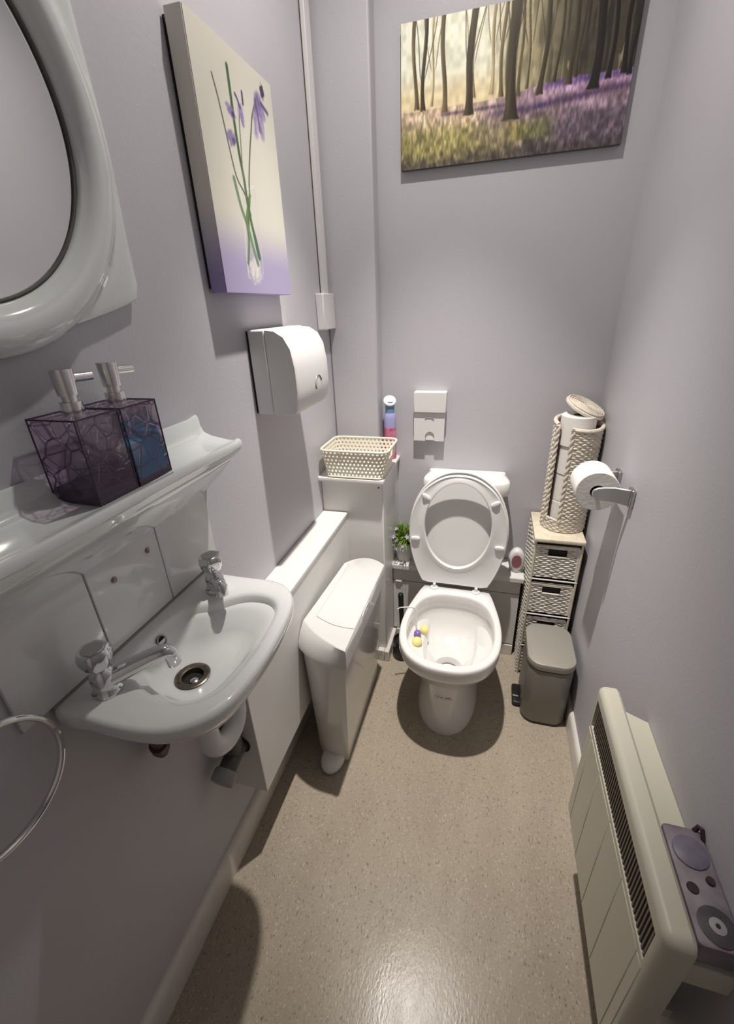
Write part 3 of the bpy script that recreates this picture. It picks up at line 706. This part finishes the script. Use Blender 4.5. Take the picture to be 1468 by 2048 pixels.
bs = MB().loft([lerp(br(bo,.83,.10,None,True), circ(.05,.83), .5), lerp(br(bo,.855,.055,None,True), circ(.1,.855), .2), br(bo,.885,.026,None,True), br(bo,.905,.010,None,True), br(bo,.915,.0035,None,True), br(bo,.924,.001,None,True), br(bo,.936,0,None,True), br(bo,.943,.003,None,True), br(bo,.9455,.009,None,True),
      br(bi,.944,-.012), br(bi,.9425,-.005), br(bi,.938,0), R0, lerp(R0,[(p[0],p[1],.90) for p in RB],.18), lerp(br(bi,.886,.008),[(p[0],p[1],.886) for p in RB],.34), lerp(br(bi,.868,.012),[(p[0],p[1],.868) for p in RB],.62), RB, circ(.03,.856), circ(.03,.83)], True, True).build('bowl', M['basin'], t, smooth=50)
MB().tube([(XL+.006,.325,.946),(XL+.006,.73,.946)], .0035, 8).build('sealant', M['seal'], t)
w_ = MB().lathe([(.033,0),(.034,.003),(.030,.005),(.021,.002),(.020,-.012)], (*DR,.857), 'z', 32, False, False).build('drain_ring', M['brass_dirty'], t, smooth=50)
MB().lathe([(.0205,0),(.0005,0)], (*DR,.848), 'z', 24, False, False).build('drain_hole', M['dark'], w_)
MB().lathe([(.008,0),(.008,.004),(.004,.006)], (DR[0]+.004,DR[1]-.003,.848), 'z', 14).build('drain_bolt', M['chrome_dull'], w_)
MB().lathe([(.0115,0),(.0115,.003),(.0085,.003),(.0085,-.004)], (-.590,.522,.921), n=20, dirv=(1,0,.45), c0=False, c1=False).build('overflow', M['brass_dirty'], t)
MB().lathe([(.0105,.0012),(.0005,.0012)], (-.590,.522,.921), n=20, dirv=(1,0,.45)).build('overflow_hole', M['dark'], t)
cs = MB().lathe([(.009,-.004),(.0092,.002),(.006,.006),(.0035,.010)], (-.574,.616,.905), n=16, dirv=(1,-.35,.3)).build('chain_stay', M['chrome_dull'], t, smooth=40)
ch = MB()
for k in range(11):
    f = k/10; ch.ell((-.569+.014*f+.002*math.sin(f*7), .614+.027*f, .908+.034*f-.012*math.sin(f*math.pi)), .0022,.0022,.0022, 8, 6)
ch.build('plug_chain', M['chrome_dull'], cs)
def tap(x, y, ang, label, spoutlen, drop):
    ca, sa = math.cos(ang), math.sin(ang)
    b = MB().lathe([(.0235,0),(.0235,.004),(.0205,.007),(.0195,.018),(.0195,.034),(.017,.042),(.011,.048),(.011,.054)], (x,y,BZ), 'z', 28)
    body_ = tag(b.build('tap', M['chrome'], t, smooth=40), label)
    P = [(0,.022),(.02,.026),(spoutlen*.55,.034),(spoutlen*.85,.039),(spoutlen,.036),(spoutlen+.005,.022-drop)]
    sp = MB().tube([(x+ca*q, y+sa*q, BZ+h) for q, h in catmull(P, 5, False)], [.0172-.0042*min(1,i/20) for i in range(26)], 16)
    sp.build('spout', M['chrome'], body_, smooth=50)
    hd = MB()
    def hr(r, z, n=30): return [(x+r*(1+.06*math.cos(6*a))*math.cos(a), y+r*(1+.06*math.cos(6*a))*math.sin(a), BZ+z) for a in [2*math.pi*k/n for k in range(n)]]
    hd.loft([hr(.012,.050), hr(.019,.054), hr(.0235,.066), hr(.0245,.078), hr(.0225,.086), hr(.0205,.088), hr(.019,.0875)]).build('tap_head', M['chrome'], body_, smooth=35)
    MB().lathe([(.017,0),(.016,.0012),(.0005,.0014)], (x,y,BZ+.0875), 'z', 24).build('tap_cap', M['chrome_dull'], body_)
tap(-.572, .380, math.radians(42), 'chrome tap with long spout', .10, .012)
tap(-.556, .672, math.radians(-42), 'chrome tap with plug chain', .052, .004)
MB().tube([(-.572,.40,.86),(-.575,.425,.78),(-.600,.452,.70),(-.606,.458,.672)], .012, 10).lathe([(.018,0),(.018,.03)], (-.596,.447,.715), n=12, dirv=(-.3,.3,-.9)).build('supply_pipe', M['brown_pipe'], t)

t = thing('waste_pipe', (-.54, .56, .42), 'white basin trap joined to dark grey waste pipe', 'pipe')
up_ = [(-.520,.505,.830),(-.510,.496,.80),(-.500,.482,.76),(-.497,.480,.72)] + [(-.495+.006*math.sin(a), .526-.047*math.cos(a), .712-.040*math.sin(a)) for a in np.linspace(.12, math.pi-.12, 12)] + [(-.493,.574,.725),(-.495,.577,.755),(-.512,.588,.775),(-.55,.606,.776)]
MB().tube(up_, .0215, 16).build('trap', M['plastic'], t, smooth=50)
MB().lathe([(.027,0),(.027,.03)], (-.516,.501,.785), n=20, dirv=(.3,.3,1)).lathe([(.0255,0),(.0255,.022)], (-.493,.574,.728), 'z', 20).build('trap_nut', M['plastic'], t, smooth=40)
MB().tube([(-.545,.604,.776),(-.578,.622,.766),(-.586,.630,.72),(-.586,.632,.44)], .021, 14).lathe([(.027,0),(.027,.05)], (-.586,.632,.465), 'z', 18).build('soil_pipe', M['dark_pipe'], t, smooth=50)
MB().tube([(-.586,.68,.437),(-.586,.632,.437),(-.586,.575,.418)], .0235, 14).build('tee', M['dark_pipe'], t, smooth=50)
MB().lathe([(.030,0),(.0315,.006),(.0315,.026),(.029,.031),(.0005,.032)], (-.586,.592,.422), n=24, dirv=(0,-1,-.35)).build('end_cap', M['plastic_grey'], t, smooth=40)

# ------------------------------------------------------------------ ceramic shelf and dispensers
sh = MB()
prof = [(XL,1.292),(XL+.006,1.296),(XL+.011,1.290),(XL+.014,1.272),(XL+.022,1.259),(XL+.045,1.2535),(XL+.095,1.2525),(XL+.112,1.2545),(XL+.121,1.2605),(XL+.129,1.2605),(XL+.133,1.255),(XL+.133,1.247),(XL+.128,1.243),(XL+.126,1.232),(XL+.119,1.222),(XL+.095,1.196),(XL+.060,1.165),(XL+.030,1.140),(XL+.012,1.124),(XL,1.116)]
def shr(y, k, zt=0): return [(XL+(x-XL)*k if x > XL else x, y, z if z > 1.25 else z) for x, z in prof]
def shr2(y, k, lift):
    out = []
    for x, z in prof:
        q = (x-XL)*k
        out.append((XL+q, y, 1.252+(z-1.252)*(.72 if z < 1.25 else 1)+lift if z > 1.2 or True else z))
    return out
def slant(R_, k): return [(x, y-k*(x-XL)/.133*.04, z-k*.008*max(0,(x-XL)/.133-.5)) for x, y, z in R_]
rings = [shr(.10,1), shr(.30,1), shr(.68,1), slant(shr(.755,1.0),.3), slant(shr2(.785,1.01,.0),.7), slant(shr2(.805,1.03,.003),.9), slant(shr2(.815,1.03,.005),1), slant(shr2(.818,1.0,.004),1)]
o = sh.loft(rings).build('ceramic_shelf', M['ceramic_grey'], None, smooth=45)
tag(o, 'pale grey ceramic wall shelf with rolled edge above the basin', 'shelf')

t1 = thing('soap_dispenser', (-.575, .4805, 1.2545), 'nearer purple crackle soap dispenser with chrome pump on the shelf', 'dispenser', 'soap dispensers on the ceramic shelf')
bx0, bx1, by0, by1, bz0, bz1 = -.617, -.533, .4435, .5175, 1.2545, 1.3775
MB().box(bx0,bx1,by0,by1,bz0,bz1).build('bottle', M['bottle'], t1, smooth=0)
ed = MB()
for x in (bx0,bx1):
    for y in (by0,by1): ed.tube([(x,y,bz0),(x,y,bz1)], .0012, 6)
for z in (bz0+.002, bz1):
    ed.tube([(bx0,by0,z),(bx1,by0,z),(bx1,by1,z),(bx0,by1,z)], .0014, 6, loop=True)
M['bottle_edge'] = mat('dark_purple_edge', S(58,44,62), .25)
ed.build('bottle_edges', M['bottle_edge'], t1)
MB().box(bx0+.001,bx1-.001,by0+.001,by1-.001,bz0+.0005,bz0+.007).build('bottle_base', M['bottle_edge'], t1)
def pump(tt, cx, cy, z0, ang):
    MB().lathe([(.0145,0),(.0145,.018),(.012,.0185)], (cx,cy,z0), 'z', 28).build('collar', M['pump'], tt, smooth=40)
    MB().lathe([(.010,.018),(.010,.028)], (cx,cy,z0), 'z', 24).build('stem', M['pump'], tt, smooth=40)
    MB().lathe([(.0130,.027),(.0133,.030),(.0150,.060),(.0145,.062),(.0005,.0625)], (cx,cy,z0), 'z', 28).build('pump_head', M['pump'], tt, smooth=40)
    MB().tube([(cx, cy, z0+.049),(cx+.040*math.cos(ang), cy+.040*math.sin(ang), z0+.048)], .0062, 12).build('nozzle', M['pump'], tt, smooth=40)
pump(t1, -.575, .484, bz1, math.radians(78))
t2 = copy_tree(t1, (.001, .079, 0))
t2['label'] = 'farther purple crackle soap dispenser holding blue liquid soap'
MB().box(bx0+.004,bx1-.004,by0+.004,by1-.004,bz0+.0075,bz0+.022).build('liquid', M['liquid_low'], t1, smooth=0)
dy = .079
MB().box(bx0+.005,bx1-.003,by0+.004+dy,by1-.004+dy,bz0+.0075,bz0+.062).build('liquid', M['liquid'], t2, smooth=0)

# ------------------------------------------------------------------ mirror
t = thing('oval_mirror', (-.62, .43, 1.487), 'round mirror in a glossy pale grey ceramic frame', 'mirror')
MC = (.43, 1.745); NM = 96
go = [(MC[0]+.226*math.cos(2*math.pi*k/NM), MC[1]+.226*math.sin(2*math.pi*k/NM)*1.0) for k in range(NM)]
oo = polar([(.728,1.745),(.725,1.66),(.722,1.58),(.722,1.545),(.716,1.530),(.700,1.523),(.64,1.508),(.55,1.491),(.43,1.484),(.31,1.491),(.22,1.508),(.16,1.523),(.144,1.530),(.138,1.545),(.138,1.58),(.135,1.66),(.132,1.745),(.135,1.83),(.138,1.91),(.138,1.945),(.144,1.96),(.16,1.967),(.22,1.982),(.31,1.999),(.43,2.006),(.55,1.999),(.64,1.982),(.70,1.967),(.716,1.96),(.722,1.945),(.722,1.91),(.725,1.83)], MC, NM)
go = np.array(go)
def mr(P, x, d=0):
    c = np.array(MC); v = P-c; L = np.hypot(v[:,0], v[:,1])[:,None]; Q = c+v*(1+d/L); return [(x, q[0], q[1]) for q in Q]
def mfoot(f, x):
    c = np.array(MC); v = go-c; F_ = c+v*(1+.061/np.hypot(v[:,0], v[:,1])[:,None]); return [(x, *(F_[i]*(1-f)+oo[i]*f)) for i in range(NM)]
def mblend(f, x): return [(x, *(go[i]*(1-f)+oo[i]*f)) for i in range(NM)]
MB().loft([mr(go,XL+.008), mr(go,XL+.016,.001), mr(go,XL+.019,.003), mr(go,XL+.020,.005), mr(go,XL+.026,.009), mr(go,XL+.034,.020), mr(go,XL+.036,.032), mr(go,XL+.033,.045), mr(go,XL+.025,.056), mr(go,XL+.018,.061),
           mfoot(.35,XL+.0168), mfoot(.7,XL+.0160), mfoot(.93,XL+.0152), mfoot(.985,XL+.0140), mblend(1,XL+.011), mblend(1,XL)], False, False).build('frame', M['ceramic_grey'], t, smooth=60)
MB().loft([mr(go,XL+.009,.0005), mr(go,XL+.0092,-.2255)], False, True).build('glass', M['mirror'], t, smooth=0)

MB().tube([(XL+.0105, MC[0]+.2235*math.cos(a), MC[1]+.2235*math.sin(a)) for a in [2*math.pi*k/96 for k in range(96)]], .0024, 8, loop=True).build('glass_seal', M['dark_pipe'], t)

# towel ring
t = thing('towel_ring', (-.615, .206, .83), 'chrome towel ring on the wall below the shelf', 'towel ring')
MB().tube([(-.598, .206+.096*math.cos(a), .930+.096*math.sin(a)) for a in [2*math.pi*k/64 for k in range(64)]], .0052, 12, loop=True).build('ring', M['chrome'], t)
MB().lathe([(.024,0),(.024,.006),(.014,.010),(.010,.024),(.012,.036),(.009,.044)], (XL,.206,1.028), 'x', 28).build('mount', M['chrome'], t, smooth=40)

# ------------------------------------------------------------------ hand dryer
t = thing('hand_dryer', (-.56, 1.21, 1.235), 'white domed hand dryer on the left wall above the ledge', 'hand dryer')
DY0, DY1 = 1.085, 1.335
MB().box(XL, XL+.006, DY0+.004, DY1-.004, 1.242, 1.455).build('gap_shadow', M['black'], t)  # black plate painting in the gap shadow between dryer and wall
MB().box(XL+.006, -.578, DY0, DY1, 1.240, 1.458).build('back_shell', M['plastic'], t, bevel=.004)
dp = [(-.577,1.240),(-.528,1.237),(-.513,1.241),(-.506,1.252),(-.499,1.30),(-.500,1.36),(-.508,1.41),(-.525,1.44),(-.55,1.455),(-.577,1.458)]
def dring(y, k): return [(-.577+(x+.577)*k, y, 1.348+(z-1.348)*(.5+.5*k)) for x, z in dp]
MB().loft([dring(DY0,.965), dring(DY0+.004,.99), dring(DY0+.012,1), dring(1.295,1), dring(1.322,.975), dring(1.332,.94), dring(DY1,.88)]).build('front_cover', M['plastic'], t, smooth=30)
MB().tube([(-.4985+.001*math.cos(a*2), 1.235+.024*math.cos(a), 1.300+.026*math.sin(a)) for a in np.linspace(.3, 3.6, 16)], .0018, 8).build('button_arc', M['plastic_grey'], t)

# ------------------------------------------------------------------ printed canvases
def smooth(a, b_, x): t_ = np.clip((x-a)/(b_-a), 0, 1); return t_*t_*(3-2*t_)
def vnoise(u, v, fu, fv, seed):
    r = np.random.default_rng(seed); G = r.random((256, 256))
    x, y = u*fu, v*fv; i, j = np.floor(x).astype(int), np.floor(y).astype(int); fx, fy = x-i, y-j
    fx = fx*fx*(3-2*fx); fy = fy*fy*(3-2*fy); g = lambda a, b_: G[a % 256, b_ % 256]
    return (g(i,j)*(1-fx)+g(i+1,j)*fx)*(1-fy)+(g(i,j+1)*(1-fx)+g(i+1,j+1)*fx)*fy
def print_grid(name, parent, P0, du, dv, nu, nv, colfn, m_):
    u, v = np.meshgrid(np.linspace(0,1,nu), np.linspace(0,1,nv)); u, v = u.ravel(), v.ravel()
    V = np.array(P0)+u[:,None]*np.array(du)+v[:,None]*np.array(dv)-np.array(ORG[parent.name])
    idx = np.arange(nu*nv).reshape(nv, nu)
    F = np.stack([idx[:-1,:-1], idx[:-1,1:], idx[1:,1:], idx[1:,:-1]], -1).reshape(-1,4)
    me = bpy.data.meshes.new(name); me.from_pydata(V.tolist(), [], F.tolist()); me.materials.append(m_)
    c = np.clip(colfn(u, v), 0, 255)/255; lin = np.where(c <= .04045, c/12.92, ((c+.055)/1.055)**2.4)
    at = me.color_attributes.new('print', 'FLOAT_COLOR', 'POINT'); at.data.foreach_set('color', np.c_[lin, np.ones(len(lin))].astype(np.float32).ravel())
    o_ = bpy.data.objects.new(name, me); COL.objects.link(o_); o_.parent = parent; ORG[o_.name] = ORG[parent.name]; return o_
TR = [(.071,.427,.017,1),(.106,.413,.017,2),(.144,.434,.010,0),(.205,.379,.020,1),(.315,.338,.030,2),(.339,.448,.013,0),(.415,.453,.014,0),(.459,.426,.015,1),(.507,.263,.046,2),(.544,.411,.013,1),(.574,.454,.010,1),(.634,.402,.020,2),(.692,.464,.011,2),(.755,.439,.017,2),(.78,.475,.009,2),(.852,.385,.032,3),(.909,.438,.016,3),(.959,.452,.017,3),(.99,.44,.013,3)]
def forest(u, v):
    C = np.zeros((len(u),3)); n1 = vnoise(u,v,14,6,1); n2 = vnoise(u,v,60,22,2); n3 = vnoise(u,v,150,30,3); ns = vnoise(u,v,90,5,4)
    A = lambda *c: np.array(c, float)
    mixc = lambda X, Y, f: X*(1-f[:,None])+Y*f[:,None]
    sky = mixc(np.tile(A(240,240,218),(len(u),1)), np.tile(A(176,166,128),(len(u),1)), smooth(.34,.60,u+.05*(n1-.5)))
    sky = mixc(sky, np.tile(A(76,70,58),(len(u),1)), smooth(.54,.80,u+.08*(n1-.5)+.06*(v-.5)))
    sky = mixc(sky, np.tile(A(244,220,168),(len(u),1)), (1-smooth(.45,.70,v))*(1-smooth(.35,.6,u))*.8)
    sky = sky*(1-.35*smooth(.45,.8,ns)*smooth(.3,.75,u))[:,None]*(.9+.2*n2)[:,None]
    gl = smooth(.80,.95,vnoise(u,v,120,9,9))*smooth(.5,.6,u)*(1-smooth(.55,.75,v)); sky = mixc(sky, np.tile(A(190,180,140),(len(u),1)), gl*.7)
    hz = .415+.065*smooth(.4,.75,u)+.012*(n1-.5)
    g = np.tile(A(240,212,180),(len(u),1))
    g = mixc(g, np.tile(A(192,160,176),(len(u),1)), smooth(.28,.60,u+.1*(n1-.5)))
    g = mixc(g, np.tile(A(126,98,158),(len(u),1)), smooth(.50,.62,u)*smooth(.47,.41,np.abs(0*v)+.44+0*v)*0+smooth(.55,.7,u)*smooth(.40,.46,v)*.9)
    band = np.exp(-((v-(.425-.02*u+.035*np.maximum(0,u-.55)))/.018)**2)*smooth(.6,.75,u); g = mixc(g, np.tile(A(205,165,208),(len(u),1)), band*.8)
    sh_ = np.exp(-((v-(.315+.06*smooth(.5,1,u)))/.03)**2)*smooth(.36,.5,u); g = mixc(g, np.tile(A(82,62,98),(len(u),1)), sh_*(.5+.5*n2))
    sh2 = np.exp(-((v-.365)/.014)**2)*smooth(.16,.22,u)*(1-smooth(.5,.55,u)); g = mixc(g, np.tile(A(120,98,118),(len(u),1)), sh2*.8)
    low = smooth(.34,.10,v) if False else 1-smooth(.08,.30,v+.07*(n1-.5))
    yg = np.tile(A(172,164,98),(len(u),1)); pd = np.tile(A(112,98,112),(len(u),1))
    g = mixc(g, mixc(yg, pd, smooth(.3,.75,u+.35*(n1-.5))), (1-smooth(.20,.36,v+.05*(n2-.5)))*.85)
    yp = smooth(.45,.7,vnoise(u,v,9,7,6))*(1-smooth(.16,.3,v))*(1-smooth(.5,.7,u))*smooth(.06,.16,v); g = mixc(g, np.tile(A(186,172,84),(len(u),1)), yp*.75)
    gp = smooth(.55,.75,vnoise(u,v,10,6,8))*(1-smooth(.22,.32,v))*smooth(.5,.55,u)*(1-smooth(.66,.72,u)); g = mixc(g, np.tile(A(120,125,70),(len(u),1)), gp*.6)
    g = mixc(g, np.tile(A(82,74,76),(len(u),1)), (1-smooth(0,.14,v+.06*(n2-.5)))*.75)
    g *= (.62+.62*n3*(.4+.6*n2)+.16*n2)[:,None]
    sky = sky*1.02
    C = mixc(g, sky, smooth(-.008,.008,v-hz))
    tc_ = [A(196,178,132), A(120,104,74), A(74,64,44), A(36,31,27)]
    for i, (c, b_, wd, k) in enumerate(sorted(TR, key=lambda q: -q[1])):
        wob = .006*np.sin(v*9+i)+.02*(v-b_)*math.sin(i*2.3); fl = 1+.75*np.exp(-np.maximum(v-b_,0)/.045)+.0*v
        d = np.abs(u-c-wob)/(wd*.5*fl*(.95+.12*n2)); a_ = (1-smooth(.82,1.1,d))*smooth(b_-.012,b_+.006,v+.012*(n3-.5))
        side = smooth(-1,1,(u-c-wob)/(wd*.5)); base = tc_[k]*(1.15-.45*side[:,None])*(.8+.4*ns[:,None])
        C = mixc(C, base, a_)
        if k < 3 and i % 3 != 1:   # a few upper branches
            for sg in (-1,1):
                uu = c+wob+sg*(.01+.10*np.maximum(v-.62-.05*(i % 4),0)); bb = (1-smooth(.0012,.0035,np.abs(u-uu)))*smooth(.60+.05*(i % 4),.66+.05*(i % 4),v); C = mixc(C, np.tile(tc_[min(k+1,2)],(len(u),1)), bb*.7)
    return C
t = thing('forest_canvas', (-.023, YB-.02, 1.907), 'wide canvas print of bluebell woodland at sunrise', 'canvas print')
FX0, FX1, FZ0, FZ1 = -.354, .308, 1.907, 2.264
MB().box(FX0, FX1, 1.768, 1.786, FZ0, FZ1).build('canvas_frame', mat('dark_canvas_edge', S(78,70,66), .6), t, bevel=.002)
MB().box(FX0+.01, FX1-.01, 1.786, YB, FZ0+.01, FZ1-.01).build('hanging_batten', M['dark'], t)
print_grid('print', t, (FX0+.001,1.7675,FZ0+.001), (FX1-FX0-.002,0,0), (0,0,FZ1-FZ0-.002), 460, 250, forest, M['print'])

IR = {'A':([(.203,.845),(.239,.769),(.274,.661),(.311,.545),(.343,.491),(.417,.440),(.46,.36)],.010,(92,102,84)),
 'B':([(.395,.919),(.397,.806),(.399,.708),(.409,.602),(.428,.510),(.436,.386),(.473,.272),(.501,.177)],.020,(70,100,72)),
 'C':([(.49,.78),(.467,.739),(.448,.65),(.429,.558),(.422,.472),(.43,.373),(.40,.25)],.009,(130,134,112)),
 'D':([(.76,.89),(.744,.88),(.66,.80),(.625,.743),(.563,.641),(.497,.508),(.472,.423),(.416,.339),(.40,.28)],.011,(104,110,92)),
 'E':([(.296,.491),(.337,.387),(.399,.298),(.431,.221),(.475,.140)],.022,(122,150,112)),
 'F':([(.483,.449),(.395,.337),(.384,.238),(.333,.140)],.018,(112,140,96)),
 'G':([(.44,.43),(.452,.33),(.49,.25),(.515,.17)],.020,(82,122,78))}
def iris(u, v):
    A = lambda *c: np.array(c, float); n = len(u); mixc = lambda X, Y, f: X*(1-f[:,None])+Y*f[:,None]
    n2 = vnoise(u,v,50,70,12)
    C = mixc(np.tile(A(178,168,202),(n,1)), np.tile(A(224,221,208),(n,1)), smooth(.10,.36,v+.02*(u-.5)))
    asp = .462/.343
    def seg(P, wd, col, soft=.4, k=1):
        nonlocal C
        Q = catmull(P, 5, False); dmin = np.full(n, 9.)
        for a, b_ in zip(Q[:-1], Q[1:]):
            d = b_-a; L = d[0]**2+(d[1]*asp)**2+1e-12
            t_ = np.clip(((u-a[0])*d[0]+(v-a[1])*d[1]*asp*asp)/L, 0, 1); dmin = np.minimum(dmin, np.hypot(u-a[0]-t_*d[0], (v-a[1]-t_*d[1])*asp))
        C = mixc(C, np.tile(A(*col),(n,1)), (1-smooth(wd*.5*(1-soft), wd*.5*(1+soft), dmin))*k)
    def blob(c, ru, rv, col, k=1, rot=0):
        nonlocal C
        x, y = (u-c[0]), (v-c[1])*asp; X = x*math.cos(rot)+y*math.sin(rot); Y = -x*math.sin(rot)+y*math.cos(rot)
        d = np.hypot(X/ru, Y/rv)+.5*(n2-.5); C = mixc(C, np.tile(A(*col),(n,1)), (1-smooth(.6,1.1,d))*k)
    # glass vase
    seg([(.36,.47),(.345,.30),(.315,.12),(.32,.07)], .012, (236,234,228), .5, .7); seg([(.56,.485),(.555,.32),(.55,.15),(.52,.075)], .012, (212,208,216), .5, .6)
    blob((.425,.105), .105, .085, (232,228,220), .85); seg([(.335,.10),(.42,.07),(.51,.085)], .014, (205,198,200), .5, .8)
    seg([(.34,.49),(.42,.47),(.50,.478),(.565,.50)], .008, (238,236,230), .5, .8)
    for q in IR.values(): seg(q[0], q[1]*1.5, q[2], .35)
    for q in range(5): seg([(.345+.03*q,.065+.012*(q % 2)),(.36+.033*q,.125-.01*(q % 3))], .012, (240,236,228) if q % 2 else (196,188,190), .5, .8)
    # flowers
    blob((.372,.755), .060, .036, (140,120,172), .9, -.4); blob((.395,.748), .022, .016, (78,62,104), .9); blob((.345,.772), .02, .02, (176,162,198), .7)
    blob((.335,.652), .062, .046, (138,122,170), .85, .3); blob((.36,.645), .025, .02, (96,80,124), .8)
    blob((.504,.775), .040, .062, (158,140,188), .9, .2); seg([(.453,.835),(.475,.822),(.499,.795)], .020, (98,80,128)); seg([(.548,.862),(.546,.82)], .022, (92,72,112)); seg([(.50,.77),(.515,.73)], .02, (150,132,182))
    for a, b_, wd, col in (((.745,.885),(.70,.80),.030,(150,132,180)),((.70,.80),(.69,.735),.034,(176,162,200)),((.775,.895),(.79,.82),.036,(128,108,164)),((.79,.83),(.785,.745),.034,(160,144,190)),((.80,.90),(.845,.83),.026,(170,154,198)),((.73,.87),(.755,.76),.02,(116,94,150)),((.81,.88),(.905,.86),.016,(100,80,132)),((.775,.81),(.80,.74),.018,(190,178,208))):
        seg([a, ((a[0]+b_[0])/2+.008, (a[1]+b_[1])/2), b_], wd*1.7, col, .6, .85)
        seg([a, ((a[0]+b_[0])/2-.004, (a[1]+b_[1])/2), b_], wd*.35, tuple(c*.72 for c in col), .5, .7)
    blob((.85,.935), .036, .042, (66,48,88), .95, .3)
    return C
CY0, CY1, CZ0, CZ1 = .956, 1.299, 1.541, 2.004; CXF = -.587
t = thing('iris_canvas', (-.61, 1.13, CZ0), 'tall deep canvas print of irises in a glass vase', 'canvas print')
em = mat('canvas_wrap', (1,1,1), .6); nt = em.node_tree
tc = nt.nodes.new('ShaderNodeTexCoord'); sp = nt.nodes.new('ShaderNodeSeparateXYZ'); rp = nt.nodes.new('ShaderNodeValToRGB')
nt.links.new(tc.outputs['Generated'], sp.inputs[0]); nt.links.new(sp.outputs[2], rp.inputs[0]); nt.links.new(rp.outputs[0], nt.nodes['Principled BSDF'].inputs[0])
rp.color_ramp.elements[0].position = .08; rp.color_ramp.elements[0].color = (*S(150,138,184),1); rp.color_ramp.elements[1].position = .38; rp.color_ramp.elements[1].color = (*S(218,214,204),1)
MB().box(XL+.007, CXF-.0006, CY0, CY1, CZ0, CZ1).build('canvas_frame', em, t, bevel=.002)
MB().box(XL, XL+.007, CY0+.004, CY1-.004, CZ0+.01, CZ1-.01).build('canvas_gap_shade', M['black'], t)  # black slab standing in for the shaded gap behind the canvas
print_grid('print', t, (CXF,CY0+.001,CZ0+.001), (0,CY1-CY0-.002,0), (0,0,CZ1-CZ0-.002), 220, 300, iris, M['print'])

# ------------------------------------------------------------------ ceiling light fitting
t = thing('ceiling_downlight', (LIGHT.x, LIGHT.y, ZC), 'small round white ceiling spotlight over the toilet', 'ceiling light')
MB().lathe([(.036,0),(.052,0),(.052,-.006),(.046,-.010),(.036,-.006)], (LIGHT.x, LIGHT.y, ZC), 'z', 40, False, False).build('trim_ring', M['plastic'], t, smooth=40)
MB().lathe([(.036,0),(.0005,0)], (LIGHT.x, LIGHT.y, ZC-.002), 'z', 32, False, False).build('lens', M['lens'], t)
